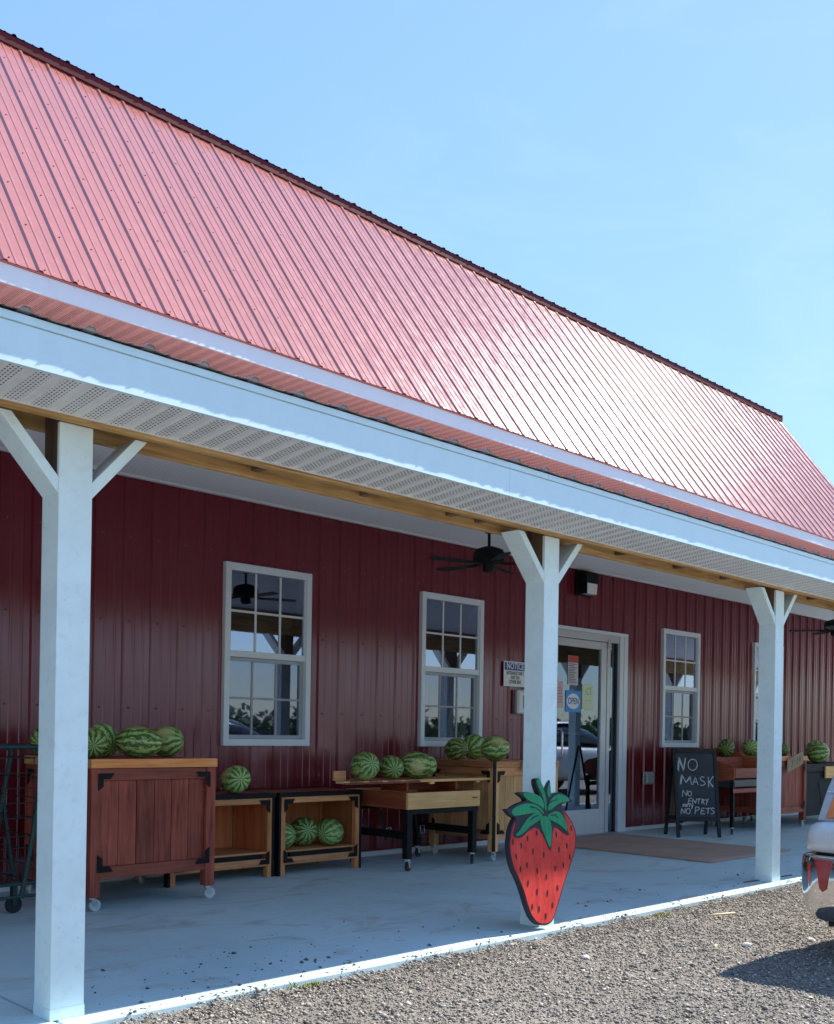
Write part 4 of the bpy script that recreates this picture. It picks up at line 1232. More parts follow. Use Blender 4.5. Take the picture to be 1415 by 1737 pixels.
# full silhouette board
def smooth_poly(p, it=2):
    for _ in range(it):
        q = []
        for i in range(len(p)):
            a, b = p[i], p[(i + 1) % len(p)]
            q += [(a[0] * .75 + b[0] * .25, a[1] * .75 + b[1] * .25), (a[0] * .25 + b[0] * .75, a[1] * .25 + b[1] * .75)]
        p = q
    return p
def scale_poly(p, d):
    """inset a polygon by d along its normals"""
    n = len(p); out = []
    area = sum(p[i][0] * p[(i + 1) % n][1] - p[(i + 1) % n][0] * p[i][1] for i in range(n))
    sg = 1 if area > 0 else -1
    for i in range(n):
        a, b, c = p[i - 1], p[i], p[(i + 1) % n]
        e1 = Vector((b[0] - a[0], b[1] - a[1])); e2 = Vector((c[0] - b[0], c[1] - b[1]))
        if e1.length < 1e-9 or e2.length < 1e-9: out.append(b); continue
        e1.normalize(); e2.normalize()
        nn = Vector((-(e1.y + e2.y), e1.x + e2.x))
        if nn.length < 1e-6: out.append(b); continue
        nn.normalize()
        out.append((b[0] + nn.x * d * sg, b[1] + nn.y * d * sg))
    return out
plate(smooth_poly(SB_BODY), .0, .034).build('berry_board', M['sb_dark'], t, bevel=.002)
plate(smooth_poly(SB_CROWN, 1), -.003, .031).build('crown_board', M['sb_dark'], t, bevel=.001)
plate(scale_poly(smooth_poly(SB_BODY), .010), -.0015, .001).build('berry_face', M['sb_red'], t)
for l_ in SB_LEAVES[:6]:
    plate(scale_poly(smooth_poly(l_, 2), -.0035), -.006, -.0005).build('leaf', M['sb_green'], t)
for l_ in SB_LEAVES[6:]:
    plate(smooth_poly(l_, 2), -.0075, -.0005).build('stem', M['sb_green'], t)
for l_ in SB_VEINS:
    mb = MB(); mb.tube([(a, -.006, b) for a, b in l_], .0028, 6); mb.build('leaf_vein', M['sb_dark'], t)
sd = None
for a, b in SB_SEEDS:
    if sd is None:
        sp_ = [(.0062 * math.sin(q) * (1 if math.cos(q) > 0 else .8), .017 * math.cos(q)) for q in [i * math.pi / 6 for i in range(12)]]
        sd = plate(sp_, -.004, .0).build('seed', M['sb_dark'], t, loc=(a, 0, b))
    else:
        clone(sd, t, (a, 0, b), (0, random.uniform(-.12, .12), 0))

# ------------------------------------------------------------------ chalkboard A-frame
u2 = Vector((.8096, -.5870, 0)); nn2 = Vector((-.5870, -.8096, 0))
M['slate'] = paint('chalkboard_slate', (.022, .026, .036), .6, .35, 5, dirt=.25, dirtcol=(.07, .075, .085))
M['chalk'] = paint('chalk', (.62, .66, .66), .95, .15, 30)
t = thing('chalkboard', 'black A-frame chalkboard with white handwriting standing right of the door', 'sign', (10.10, 6.02, 0), math.atan2(u2.y, u2.x))
lean2 = math.atan2(.17, .97)
mb = MB()
fr = empty('front_panel', (0, 0, 0), 0, t); reg(fr, t)
fr.rotation_euler = (-lean2, 0, 0)
def fboard(nm, x0, x1, y0, y1, z0, z1, mat, par=fr, bv=.003): return board(nm, x0, x1, y0, y1, z0, z1, mat, par, bv)
fboard('stile', -.022, .018, 0, .022, .0, .995, M['blackframe']); fboard('stile', .455, .495, 0, .022, .0, .995, M['blackframe'])
fboard('rail', .0185, .4545, .001, .021, .945, .994, M['blackframe']); fboard('rail', .0185, .4545, .001, .021, .18, .225, M['blackframe'])
fboard('slate', .0185, .4545, .006, .016, .2255, .9445, M['slate'])
for s_ in CHALK:
    mb = MB()
    s2 = []
    for (a, b), (c, d) in zip(s_, s_[1:]):
        for q in range(4): s2.append((a + (c - a) * q / 4 + random.uniform(-.0012, .0012), b + (d - b) * q / 4 + random.uniform(-.0012, .0012)))
    s2.append(s_[-1])
    mb.tube([(a, .0045, b) for a, b in s2], .0048, 6)
    mb.build('chalk_stroke', M['chalk'], fr)
bk = empty('rear_panel', (0, .385, 0), 0, t); reg(bk, t)
bk.rotation_euler = (lean2, 0, 0)
fboard('stile', -.022, .018, -.022, 0, .0, .99, M['blackframe'], bk); fboard('stile', .455, .495, -.022, 0, .0, .99, M['blackframe'], bk)
fboard('rail', .0185, .4545, -.021, -.001, .945, .989, M['blackframe'], bk); fboard('rail', .0185, .4545, -.021, -.001, .18, .225, M['blackframe'], bk)
fboard('backing', .0185, .4545, -.016, -.006, .2255, .9445, M['rawpost'], bk)

# ------------------------------------------------------------------ mat, signs, lamp, fans
def mat_mat():
    t_ = NT('brown_coir_mat')
    v = t_.coords((1, 1, 1), rand=False)
    f = t_.noise(v, 160, 4, .8); g_ = t_.noise(v, 3, 4)
    c = t_.ramp(t_.math('ADD', t_.math('MULTIPLY', f, .6), t_.math('MULTIPLY', g_, .4)), [(.3, (.34, .23, .17)), (.7, (.58, .42, .33))])
    t_.l(c, t_.b.inputs['Base Color']); t_.b.inputs['Roughness'].default_value = 1.0
    t_.l(t_.bump(f, .6, .004), t_.b.inputs['Normal'])
    return t_.m
M['mat'] = mat_mat()
mb = MB()
gx, gy = 14, 18
P_ = [[None] * (gy + 1) for _ in range(gx + 1)]
vs = []; fs = []
for i in range(gx + 1):
    for j in range(gy + 1):
        u_, v_ = i / gx, j / gy
        x = 8.262 + u_ * 1.58 + .03 * v_ ; y = 4.60 + v_ * 2.10 + u_ * .02
        z = .010 + .004 * math.sin(u_ * 7 + v_ * 5) * (1 if 0 < i < gx and 0 < j < gy else 0) + (.006 if i == 0 and j % 5 == 2 else 0)
        vs.append((x, y, z)); 
for i in range(gx):
    for j in range(gy):
        a = i * (gy + 1) + j
        fs.append((a, a + gy + 1, a + gy + 2, a + 1))
mb.add(vs, fs)
o = mb.build('doormat', M['mat'], None, smooth=80)
sm = o.modifiers.new('thick', 'SOLIDIFY'); sm.thickness = .009; sm.offset = -1
tag(o, 'large brown coir doormat lying in front of the glass door', 'doormat')

def text(body, size, mat, parent, loc, rot=(R(90), 0, 0), sx=1.0, bold=.0, name='lettering', align='CENTER'):
    cu = bpy.data.curves.new('txt', 'FONT'); cu.body = body; cu.size = size; cu.align_x = align; cu.align_y = 'CENTER'
    cu.extrude = .0006; cu.offset = bold; cu.resolution_u = 3
    ob = bpy.data.objects.new('txt', cu); COL.objects.link(ob)
    dg = bpy.context.evaluated_depsgraph_get()
    me = bpy.data.meshes.new_from_object(ob.evaluated_get(dg))
    bpy.data.objects.remove(ob); bpy.data.curves.remove(cu)
    me.materials.clear(); me.materials.append(mat)
    o_ = link(bpy.data.objects.new(name, me)); o_.parent = parent; o_.location = loc; o_.rotation_euler = rot; o_.scale = (sx, 1, 1)
    reg(o_, parent)
    return o_
M['sign_white'] = paint('sign_white', (.86, .87, .84), .45, .05, 6, dirt=.15)
M['sign_blue'] = paint('sign_blue', (.015, .07, .36), .4, .08)
M['sign_black'] = paint('sign_black', (.02, .02, .02), .5, .1)
M['open_blue'] = paint('open_sign_blue', (.02, .30, .75), .4, .05)
M['paper_y'] = paint('yellow_green_paper', (.76, .84, .58), .8, .05)
M['paper_p'] = paint('pink_paper', (.80, .50, .52), .8, .06)
M['paper_w'] = paint('white_paper', (.66, .64, .66), .8, .04)
M['sign_red'] = paint('red_ink', (.52, .05, .05), .5, .08)
M['ink'] = paint('grey_ink', (.16, .16, .17), .7, .1)
FY = 6.822
t = thing('notice_sign', 'white NOTICE sign with blue header on the wall left of the middle post', 'sign', (8.03, FY, 1.595))
board('sign_plate', 0, .355, -.003, .0, 0, .255, M['sign_white'], t, .001)
board('header_band', .012, .343, -.0042, -.0031, .165, .243, M['sign_blue'], t, 0)
text('NOTICE', .088, M['sign_white'], t, (.178, -.0055, .205), sx=.86, bold=.0012)
for i, s_ in enumerate(('ENTRANCE ONLY', 'EXIT ON', 'OTHER SIDE')):
    text(s_, .05, M['sign_black'], t, (.178, -.0042, .135 - i * .045), sx=.68, bold=.0008)
t = thing('wall_box', 'small grey control box on the wall below the NOTICE sign', 'box', (8.20, FY, 1.315))
board('housing', 0, .20, -.05, .0, 0, .25, M['alu'], t, .012)
board('cover', .02, .18, -.056, -.0505, .02, .23, M['sign_white'], t, .003)
board('label_strip', .08, .12, -.0572, -.0561, .06, .19, M['ink'], t, 0)
DGY = 6.8185
t = thing('open_sign', 'blue OPEN sign with white oval hanging inside the door glass', 'sign', (9.065, DGY, 1.36))
board('sign_plate', 0, .275, -.002, 0, 0, .235, M['open_blue'], t, 0)
mb = MB(); mb.prism([(.1375 + .118 * math.cos(q), .1175 + .085 * math.sin(q)) for q in [i * math.pi / 16 for i in range(32)]], 'y', -.0032, -.0021); mb.build('oval', M['sign_white'], t)
text('OPEN', .098, M['sign_blue'], t, (.1375, -.0044, .117), sx=.78, bold=.001)
mb = MB(); mb.tube([(.08, -.001, .236), (.13, -.001, .30), (.18, -.001, .236)], .002, 5); mb.build('hanger', M['ink'], t)
t = thing('price_list', 'white hours list with red header on the door above the OPEN sign', 'poster', (9.10, DGY, 1.655))
board('sheet', 0, .185, -.0015, 0, 0, .32, M['paper_w'], t, 0)
board('header', .002, .183, -.0026, -.0016, .245, .318, M['sign_red'], t, 0)
for i in range(12):
    w_ = random.uniform(.10, .16)
    board('print_line', .012, .012 + w_, -.0024, -.0016, .224 - i * .0185, .232 - i * .0185, M['ink'], t, 0)
t = thing('flyer', 'yellow green flyer with a small drawing right of the OPEN sign', 'poster', (9.365, DGY, 1.395))
mb = MB(); mb.prism([(0, 0), (.205, 0), (.205, .235), (.18, .282), (0, .282)], 'y', -.0015, 0); mb.build('sheet', M['paper_y'], t)
for s_ in ([(.06, .20), (.09, .24), (.13, .225), (.16, .25), (.15, .19), (.10, .18), (.06, .20)], [(.05, .17), (.11, .165), (.17, .175)], [(.06, .10), (.09, .095)], [(.12, .10), (.15, .098)]):
    mb = MB(); mb.tube([(a, -.0022, b) for a, b in s_], .002, 5); mb.build('pen_stroke', M['ink'], t)
t = thing('flyer', 'pink flyer on the door glass beside the middle post', 'poster', (8.905, DGY, 1.40))
board('sheet', 0, .11, -.0015, 0, 0, .285, M['paper_p'], t, 0)
for i in range(6): board('print_line', .015, .09, -.0024, -.0016, .06 + i * .03, .066 + i * .03, M['ink'], t, 0)

t = thing('window_poster', 'yellow green poster leaning inside the second window', 'poster', (7.40, 6.93, 1.07))
mb = MB(); mb.prism([(-.10, 0), (.18, 0), (.22, .26), (-.04, .26)], 'y', 0, .004); mb.build('sheet', M['paper_y'], t)
mb = MB(); mb.prism([(-.02, .06), (.10, .06), (.13, .19), (.02, .19)], 'y', -.002, -.0005); mb.build('print_block', M['ink'], t)
t = thing('window_display', 'purple cloth display inside the first window', 'display', (4.68, 7.05, 1.01))
M['purple'] = paint('purple_cloth', (.13, .10, .30), .9, .25, 9)
M['greenbits'] = paint('green_display_leaves', (.06, .11, .04), .8, .4, 14)
mb = MB()
pr = [(i / 14 * .62, .10 + .03 * math.sin(i * .9)) for i in range(15)]
vs = []
for a, b in pr: vs += [(a, 0, 0), (a, .0, b), (a, .25, b * .9)]
fs = []
for i in range(14):
    fs += [(3 * i, 3 * i + 3, 3 * i + 4, 3 * i + 1), (3 * i + 1, 3 * i + 4, 3 * i + 5, 3 * i + 2)]
mb.add(vs, fs); mb.build('cloth', M['purple'], t, smooth=70)
mb = MB()
for i in range(60):
    a, z = random.uniform(.03, .6), random.uniform(.10, .22)
    c = Vector((a, random.uniform(.02, .1), z)); d = Vector((random.uniform(-1, 1), random.uniform(-1, .2), random.uniform(-.4, 1))).normalized() * .05
    s_ = d.orthogonal().normalized() * .018
    mb.add([c - s_, c + d * .5 + s_ * 1.1, c + d, c + d * .5 - s_ * 1.1], [(0, 1, 2, 3)])
tag(mb.build('greenery', M['greenbits'], t), kind='stuff')

t = thing('wall_lamp', 'black box wall lamp with frosted glass above the door', 'lamp', (9.36, 6.825, 2.66))
board('back_plate', -.15, .15, -.02, .0, -.02, .25, M['black'], t, .004)
board('hood', -.115, .115, -.13, -.021, .115, .235, M['black'], t, .006)
mb = MB(); mb.prism([(-.126, .114), (-.022, .114), (-.022, .0), (-.115, .0)], 'x', -.095, .10); mb.build('lamp_glass', M['lampglass'], t, bevel=.004)
board('glass_rib', -.104, -.0955, -.128, -.02, -.005, .114, M['black'], t, 0)

t = thing('outlet_cover', 'grey weatherproof outlet cover low on the wall left of the chalkboard', 'outlet', (10.60, FY, .535))
board('cover_plate', 0, .22, -.012, .0, 0, .15, M['alu'], t, .004)
board('flip_lid', .03, .19, -.05, -.0125, .02, .135, M['alu'], t, .01)

def make_fan(loc, label, a0):
    t = thing('ceiling_fan', label, 'fan', loc, 0, 'porch ceiling fans')
    mb = MB(); mb.lathe([(.0, .32), (.075, .32), (.07, .24), (.03, .21), (.0, .21)], 20); mb.build('canopy', M['black'], t, smooth=40)
    mb = MB(); mb.cyl((0, 0, .08), (0, 0, .22), .014); mb.build('down_rod', M['black'], t, smooth=40)
    mb = MB(); mb.lathe([(.0, .10), (.05, .095), (.13, .07), (.15, .04), (.15, -.02), (.12, -.045), (.06, -.055), (.06, -.10), (.045, -.12), (.0, -.125)], 28); mb.build('motor_housing', M['black'], t, smooth=40)
    for k in range(5):
        a = a0 + k * 2 * math.pi / 5
        ca, sa = math.cos(a), math.sin(a)
        def Q(r_, w_, z_): return (ca * r_ - sa * w_, sa * r_ + ca * w_, z_)
        mb = MB()
        vs = []
        for r_, w_ in ((.20, .04), (.30, .05), (.50, .055), (.60, .052), (.63, .04)):
            vs += [Q(r_, -w_, -.056), Q(r_, w_, -.044), Q(r_, w_, -.039), Q(r_, -w_, -.051)]
        fs = [(0, 1, 2, 3), (19, 18, 17, 16)]
        for i in range(4):
            for q in range(4): fs.append((4 * i + q, 4 * i + 4 + q, 4 * i + 4 + (q + 1) % 4, 4 * i + (q + 1) % 4))
        mb.add(vs, fs)
        bl = mb.build('blade', M['blackframe'], t)
        mb = MB(); mb.tube([Q(.10, 0, -.04), Q(.16, 0, -.048), Q(.24, 0, -.047)], .012, 6); mb.build('blade_arm', M['black'], bl)
    return t
fan_ = make_fan((5.985, 5.25, 2.452), 'black ceiling fan hanging under the porch left of the middle post', .35); fan_.scale = (.82, .82, .9)
fan_ = make_fan((12.25, 5.25, 2.452), 'black ceiling fan at the right edge under the porch', .9); fan_.scale = (.82, .82, .9)

t = thing('price_card', 'tilted brown cardboard price card on the red brown cart near the car', 'card', (12.33, 5.757, .80))
M['cardboard'] = paint('cardboard', (.38, .27, .16), .85, .08, 9, bump=.1)
mb = MB(); mb.prism([(-.205, -.115), (.225, .0), (.225, .155), (-.205, .055)], 'y', -.006, 0); mb.build('sheet', M['cardboard'], t)
for s_ in ([(-.12, .03), (-.06, .05), (-.10, -.05)], [(-.02, -.03), (-.015, -.028)], [(.02, .05), (.06, .07), (.07, .04), (.03, .0), (.08, .02)], [(.12, .09), (.10, .04), (.13, .03), (.15, .07), (.12, .09)]):
    mb = MB(); mb.tube([(a, -.0065, b) for a, b in s_], .0035, 5); mb.build('marker_stroke', M['ink'], t)
t = thing('price_card', 'small blank cardboard card on the rim of the pine cart by the middle post', 'card', (7.13, 5.835, .79))
mb = MB(); mb.prism([(-.01, 0), (.19, -.01), (.185, .11), (.03, .115)], 'y', -.006, 0); mb.build('sheet', M['cardboard'], t)
# ------------------------------------------------------------------ shopping cart at the left edge
M['greentube'] = paint('dark_green_tube', (.007, .034, .030), .5, .15, 8)
M['wire'] = paint('dark_wire', (.012, .014, .014), .6, .15, 8)
t = thing('garden_cart', 'dark green wire shopping cart at the left edge behind the nearest post', 'cart', (2.25, 5.78, 0))
yl = (-.23, .23)
for y in yl:
    mb = MB(); mb.tube([(-.45, y, .99), (.30, y, .992), (.345, y, .985), (.37, y, .955), (.365, y, .90), (.33, y, .72), (.30, y, .5), (.24, y, .16)], .0145, 10); mb.build('side_tube', M['greentube'], t, smooth=60)
    mb = MB(); mb.tube([(.325, y, .70), (.36, y, .45), (.405, y, .16)], .0135, 10); mb.build('brace_tube', M['greentube'], t, smooth=60)
    mb = MB(); mb.tube([(-.46, y, .99), (-.44, y, .5), (-.42, y, .16)], .0135, 10); mb.build('side_tube', M['greentube'], t, smooth=60)
    for z in (.16, .23):
        mb = MB(); mb.tube([(-.43, y, z), (.41, y, z + .012)], .009, 8); mb.build('base_tube', M['greentube'], t)
for zlo, zhi in ((.60, .93), (.25, .50)):
    for y in yl:
        k = 0
        for z in np.linspace(zlo, zhi, 5):
            mb = MB(); mb.tube([(-.44, y, z), (.31, y, z)], .0035, 6); mb.build('basket_wire', M['wire'], t)
        for x in np.linspace(-.42, .30, 10):
            mb = MB(); mb.tube([(x, y, zlo), (x, y, zhi)], .0028, 5); mb.build('basket_wire', M['wire'], t)
    for x in (-.44, .31):
        for z in np.linspace(zlo, zhi, 4):
            mb = MB(); mb.tube([(x, yl[0], z), (x, yl[1], z)], .0035, 6); mb.build('basket_wire', M['wire'], t)
    for x in np.linspace(-.42, .30, 12):
        mb = MB(); mb.tube([(x, yl[0], zlo), (x, yl[1], zlo)], .003, 5); mb.build('basket_wire', M['wire'], t)
mb = MB(); mb.tube([(.33, yl[0], .985), (.36, yl[0] + .03, .99), (.36, yl[1] - .03, .99), (.33, yl[1], .985)], .0145, 10); mb.build('handle', M['greentube'], t, smooth=60)
for x in (-.40, .40):
    for y in yl:
        mb = MB(); mb.cyl((x, y - .012, .050), (x, y + .012, .050), .050, n=24)
        w_ = mb.build('wheel', M['rubber'], t, bevel=.006)
        mb = MB(); mb.cyl((x, y - .016, .050), (x, y + .016, .050), .018, n=14); mb.build('hub', M['wire'], w_)
        mb = MB(); mb.box(x - .014, x + .014, y - .022, y - .018, .05, .17); mb.box(x - .014, x + .014, y + .018, y + .022, .05, .17); mb.build('wheel_fork', M['greentube'], t)

# ------------------------------------------------------------------ parked car (rear end towards the left)
M['carpaint'] = paint('pearl_car_paint', (.62, .64, .64), .28, .02, 2, coat=.6, rvar=.02)
M['chrome'] = paint('bumper_chrome', (.62, .63, .64), .08, .02, 2, metal=1.0, rvar=.02)
M['car_glass'] = paint('tinted_car_glass', (.015, .018, .02), .06, .05, 2, coat=.3, rvar=.01)
M['red_lens'] = paint('red_lens', (.38, .012, .022), .18, .15, 12, coat=.5, rvar=.04)
M['amber'] = paint('amber_lens', (.72, .18, .012), .2, .15, 20, coat=.5, rvar=.04)
M['clear_lens'] = paint('clear_lens', (.42, .42, .42), .15, .15, 16, coat=.4, rvar=.04)
XC, YS = 5.25, 2.404           # rear face, side nearest the porch
HW = .90; YC = YS - HW
car = thing('parked_car', 'pearl white car parked along the porch with its rear corner at the right edge', 'car', (XC, YC, GZ))
# local: x forward from the rear, y across, z up from the ground
def hull(stations, npt=28, expo=4.5):
    mb = MB(); rings = []
    for (x, hw, zb, zt, hwt) in stations:
        ring = []
        for i in range(npt):
            a = 2 * math.pi * i / npt
            ca, sa = math.cos(a), math.sin(a)
            cx = math.copysign(abs(ca) ** (2 / expo), ca); cz = math.copysign(abs(sa) ** (2 / expo), sa)
            w_ = hw + (hwt - hw) * (cz * .5 + .5)
            ring.append((x, cx * w_, (zb + zt) / 2 + cz * (zt - zb) / 2))
        rings.append(ring)
    vs = [p for r_ in rings for p in r_]
    fs = []
    for j in range(len(rings) - 1):
        for i in range(npt):
            fs.append((j * npt + i, j * npt + (i + 1) % npt, (j + 1) * npt + (i + 1) % npt, (j + 1) * npt + i))
    fs += [tuple(range(npt))[::-1], tuple(range((len(rings) - 1) * npt, len(rings) * npt))]
    mb.add(vs, fs)
    return mb
hull([(.20, .70, .45, .93, .62), (.23, .80, .40, .99, .70), (.32, .865, .34, 1.03, .77), (.6, .895, .30, 1.045, .80), (1.2, .90, .27, 1.03, .82), (2.4, .90, .26, 1.0, .83), (3.4, .90, .27, .97, .82), (4.1, .88, .28, .90, .80), (4.45, .83, .30, .84, .74), (4.62, .70, .34, .74, .6)], 36).build('body', M['carpaint'], car, smooth=50)
hull([(1.05, .70, 1.00, 1.06, .62), (1.45, .73, 1.00, 1.28, .60), (1.9, .74, .99, 1.42, .58), (2.5, .74, .98, 1.44, .58), (3.0, .73, .96, 1.33, .58), (3.6, .70, .92, 1.0, .62)], 30, 3.6).build('cabin', M['car_glass'], car, smooth=50)
hull([(1.75, .60, 1.405, 1.445, .5), (1.95, .62, 1.405, 1.462, .5), (2.5, .62, 1.41, 1.475, .5), (2.8, .60, 1.40, 1.43, .5)], 24, 3).build('roof_skin', M['carpaint'], car, smooth=50)
# bumper swept round the rear in plan
def sweep(section, closed_ends=True, side_len=.62, inset=0.0, nround=7):
    rc = .105
    hw = HW + .012 - inset
    path = []
    path.append(((side_len, hw), (0, 1)))
    path.append(((rc + .08, hw), (0, 1)))
    for i in range(nround + 1):
        a = math.pi / 2 * i / nround
        path.append(((rc - rc * math.sin(a) + .0, hw - rc + rc * math.cos(a)), (-math.sin(a), math.cos(a))))
    path.append(((-.035, hw * .5), (-1, 0.06))); path.append(((-.05, 0), (-1, 0)))
    full = path + [((x, -y), (nx, -ny)) for (x, y), (nx, ny) in path[-2::-1]]
    m = len(section); vs = []
    for (x, y), (nx, ny) in full:
        for o_, z in section: vs.append((x + nx * o_, y + ny * o_, z))
    fs = [(j * m + i, j * m + i + 1, (j + 1) * m + i + 1, (j + 1) * m + i) for j in range(len(full) - 1) for i in range(m - 1)]
    mb = MB(); mb.add(vs, fs); return mb
gz = -GZ
sweep([(-.22, .74), (-.10, .735), (-.045, .725), (-.012, .70), (.000, .665), (.002, .62), (-.002, .585), (-.03, .572)]).build('bumper_cover', M['carpaint'], car, smooth=60)
sweep([(-.05, .575), (-.045, .562), (-.045, .55)]).build('bumper_gap', M['rubber'], car)
sweep([(-.045, .558), (.012, .556), (.02, .545), (.024, .50), (.024, .43), (.020, .36), (.012, .30), (-.004, .25), (-.035, .215), (-.09, .195)]).build('chrome_bumper', M['chrome'], car, smooth=60)
# red reflectors set in the chrome
for sg in (1, -1):
    mb = MB()
    y0 = .772
    mb.prism([(sg * a, b) for a, b in [(y0 - .046, .538), (y0 + .046, .538), (y0 + .038, .49), (y0 + .020, .385), (y0 + .004, .368), (y0 - .016, .385), (y0 - .036, .49)]], 'x', -.036, .05)
    mb.build('reflector', M['red_lens'], car, bevel=.004)
    # tail lamp cluster wraps the corner and leans forward with the tailgate
    def slab_(pts, d0, d1):
        m_ = MB(); n_ = len(pts)
        vs_ = [(d0 + (b - .74) * .55, sg * a, b) for a, b in pts] + [(d1 + (b - .74) * .55, sg * a, b) for a, b in pts]
        m_.add(vs_, [tuple(range(n_)), tuple(range(n_, 2 * n_))] + [(i, (i + 1) % n_, n_ + (i + 1) % n_, n_ + i) for i in range(n_)]); return m_
    lamp = slab_([(.868, .735), (.52, .735), (.52, 1.03), (.835, 1.03), (.858, .90)], .10, .34).build('tail_lamp', M['clear_lens'], car, bevel=.01)
    slab_([(.822, .755), (.56, .755), (.56, .870), (.806, .870), (.816, .80)], .088, .12).build('turn_lens', M['amber'], lamp, bevel=.004)
    slab_([(.845, .888), (.54, .888), (.54, .895), (.845, .895)], .088, .12).build('lens_divider', M['chrome'], lamp)
    slab_([(.800, .910), (.56, .910), (.56, 1.01), (.785, 1.01)], .088, .12).build('brake_lens', M['red_lens'], lamp, bevel=.004)
    for xw in (.95, 3.65):
        mb = MB(); y1 = sg * .90; y2 = sg * .70
        mb.cyl((xw, y1, .32), (xw, y2, .32), .32, n=32)
        wh = mb.build('wheel', M['rubber'], car, bevel=.02)
        mb = MB(); mb.cyl((xw, sg * .904, .32), (xw, sg * .80, .32), .20, n=24); mb.build('rim', M['steel'], wh, bevel=.01)
mb = MB(); mb.box(-.045, -.02, -.26, .26, .60, .715); mb.build('plate_recess', M['rubber'], car)
board('valance', .10, .60, -.80, .80, .17, .42, M['rubber'], car)
board('boot_handle', .195, .215, -.3, .3, .93, .96, M['chrome'], car)

car.scale = (1, 1, .965)
car2 = copy_tree(car)
car2.location = (13.9, .95, GZ); car2['label'] = 'second white car farther along the porch, mirrored in the door glass'
# ------------------------------------------------------------------ small things on the gravel
M['splinter'] = wood('pale_wood_splinter', (.45, .33, .20), (.70, .56, .38), 'x', .8)
def splinter(name, lab, loc, rz, L_, w_, tri=True):
    mb = MB(); mb.prism([(-L_ / 2, -.002), (L_ * .4, -w_ / 2), (L_ / 2, -w_ * .2), (L_ / 2 - .01, w_ / 2), (L_ * .1, w_ * .4)], 'z', 0, .009)
    o_ = mb.build(name, M['splinter'], None, loc=loc, rot=(0.04, -.05, rz)); tag(o_, lab, 'wood scrap'); return o_
splinter('wood_splinter', 'long pale wood splinter lying on the gravel left of the car', (5.98, 3.255, GZ + .022), -.55, .20, .030)
splinter('wood_splinter', 'small orange wood chip on the gravel near the car shadow', (5.05, 2.78, GZ + .02), .3, .05, .014)
M['white_stone'] = paint('white_limestone', (.62, .60, .56), .9, .1, 20, bump=.3)
M['dark_clod'] = paint('dark_asphalt_clod', (.045, .042, .04), .95, .3, 30, bump=.5)
def pebble(name, lab, x, y, r_, mat, cat='stone', group=None):
    bm = bmesh.new(); bmesh.ops.create_icosphere(bm, subdivisions=2, radius=1)
    rg = random.Random(int(x * 1000 + y * 77))
    for v in bm.verts:
        v.co = Vector((v.co.x * 1.25, v.co.y, v.co.z * .62)) * (1 + rg.uniform(-.22, .22))
    me = bpy.data.meshes.new(name); bm.to_mesh(me); bm.free(); me.materials.append(M[mat])
    o_ = link(bpy.data.objects.new(name, me)); o_.scale = (r_, r_, r_); o_.location = (x, y, GZ + r_ * .35); o_.rotation_euler = (0, 0, rg.uniform(0, 6))
    tag(o_, lab, cat, group)
pebble('stone', 'white limestone chunk on the gravel near the car shadow', 5.28, 2.72, .022, 'white_stone')
pebble('stone', 'white limestone chip on the gravel right of the strawberry sign', 4.35, 3.12, .020, 'white_stone')
pebble('stone', 'pale stone at the right frame edge under the car', 5.70, 2.55, .02, 'white_stone')
pebble('asphalt_clod', 'dark asphalt clod at the bottom of the frame left of centre', 2.60, 2.95, .036, 'dark_clod', 'clod')
pebble('asphalt_clod', 'dark asphalt clod beside the slab edge below the strawberry sign', 4.33, 3.45, .025, 'dark_clod', 'clod')

M['weed'] = paint('yellow_green_weed', (.20, .22, .045), .8, .3, 20)
def weed(lab, x, y, n, r_, hmax):
    mb = MB(); rg = random.Random(int(x * 100))
    for i in range(n):
        a = rg.uniform(0, 6.28); q = rg.uniform(0, r_)
        bx, by = x + q * math.cos(a) * 1.6, y + q * math.sin(a) * .5
        hgt = rg.uniform(.3, 1) * hmax; dx, dy = rg.uniform(-1, 1) * hgt * .6, rg.uniform(-1, 1) * hgt * .5
        w_ = .0035
        mb.add([(bx - w_, by, GZ + .01), (bx + w_, by, GZ + .01), (bx + dx * .5 + w_, by + dy * .5, GZ + hgt * .7), (bx + dx, by + dy, GZ + hgt), (bx + dx * .5 - w_, by + dy * .5, GZ + hgt * .7)], [(0, 1, 2, 3, 4)])
    tag(mb.build('weed', M['weed']), lab, 'weed', 'weeds along the slab edge')
weed('low yellow green weed at the slab edge left of the strawberry sign', 2.93, 3.565, 110, .04, .030)
weed('straggly dry weed at the slab edge right of the strawberry sign', 5.70, 3.53, 90, .07, .035)
weed('thin weed sprout growing over the slab edge', 2.83, 3.585, 10, .02, .05)

t = thing('metal_strip', 'thin dark flat strip lying on the slab beside the farthest post', 'strip', (7.78, 3.80, .001), -.05)
board('bar', -.42, .30, -.010, .010, .0, .006, M['rawpost'], t, .001)

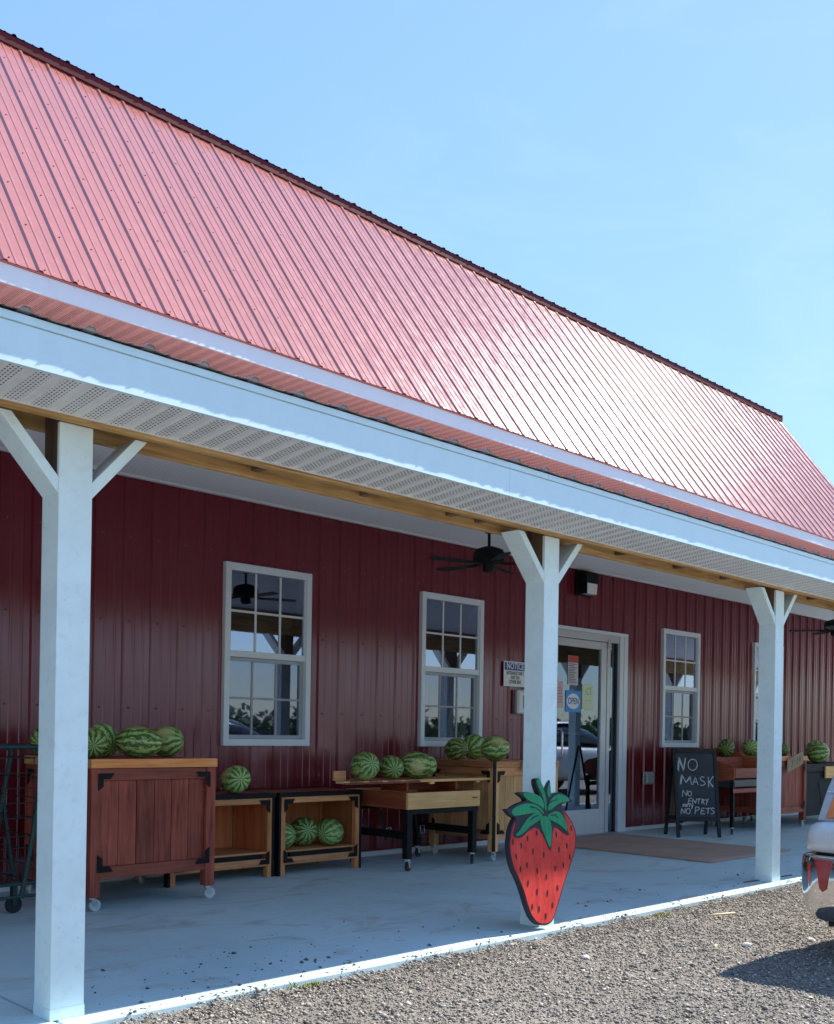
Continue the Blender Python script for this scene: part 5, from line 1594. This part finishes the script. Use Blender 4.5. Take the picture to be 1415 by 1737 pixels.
# ------------------------------------------------------------------ distant tree belt behind the viewer (mirrored in the panes)
M['leaf'] = paint('tree_leaf', (.045, .085, .028), .8, .5, 3)
rg = np.random.default_rng(5)
n = 26000
cl = rg.uniform(0, 1, (150, 3)); cl[:, 0] = cl[:, 0] * 260 - 60; cl[:, 1] = -58 - cl[:, 1] * 9; cl[:, 2] = .7 + cl[:, 2] ** .7 * 1.3
ci = rg.integers(0, 150, n)
C_ = cl[ci] + rg.normal(0, 1, (n, 3)) * np.array([2.6, 1.6, .6])
low = rg.uniform(0, 1, n) < .3
C_[low, 0] = rg.uniform(-60, 200, low.sum()); C_[low, 2] = rg.uniform(0, 1.8, low.sum())
C_[:, 2] = np.maximum(C_[:, 2], .2)
A_ = rg.normal(0, 1, (n, 3)); A_ /= np.linalg.norm(A_, axis=1)[:, None]; B_ = np.cross(A_, rg.normal(0, 1, (n, 3))); B_ /= np.linalg.norm(B_, axis=1)[:, None]
s_ = rg.uniform(.25, .6, (n, 1))
V_ = np.stack([C_ - A_ * s_, C_ + B_ * s_ * .7, C_ + A_ * s_, C_ - B_ * s_ * .7], 1).reshape(-1, 3)
F_ = [(4 * i, 4 * i + 1, 4 * i + 2, 4 * i + 3) for i in range(n)]
# dense shaded core of the belt
k0 = len(V_); core = []
xs_ = np.arange(-62, 202, 2.0)
for x in xs_:
    hgt = 1.7 + .5 * math.sin(x * .21) + .4 * math.sin(x * .57 + 1) + rg.uniform(-.4, .4)
    core += [(x, -60, 0), (x, -60.5, hgt * .7), (x, -62, hgt)]
for i in range(len(xs_) - 1):
    for q in range(2):
        F_.append((k0 + 3 * i + q, k0 + 3 * i + 3 + q, k0 + 3 * i + 4 + q, k0 + 3 * i + 1 + q))
me = bpy.data.meshes.new('tree_belt'); me.from_pydata(V_.tolist() + core, [], F_); me.materials.append(M['leaf'])
tag(link(bpy.data.objects.new('tree_belt', me)), 'far belt of trees across the field', 'trees', kind='stuff')
M['grass'] = paint('field_grass', (.16, .17, .075), .95, .3, .3)
mb = MB(); mb.add([(-200, -200, GZ + .02), (200, -200, GZ + .02), (200, -24, GZ + .02), (-200, -24, GZ + .02)], [(0, 1, 2, 3)])
tag(mb.build('field', M['grass']), kind='structure')
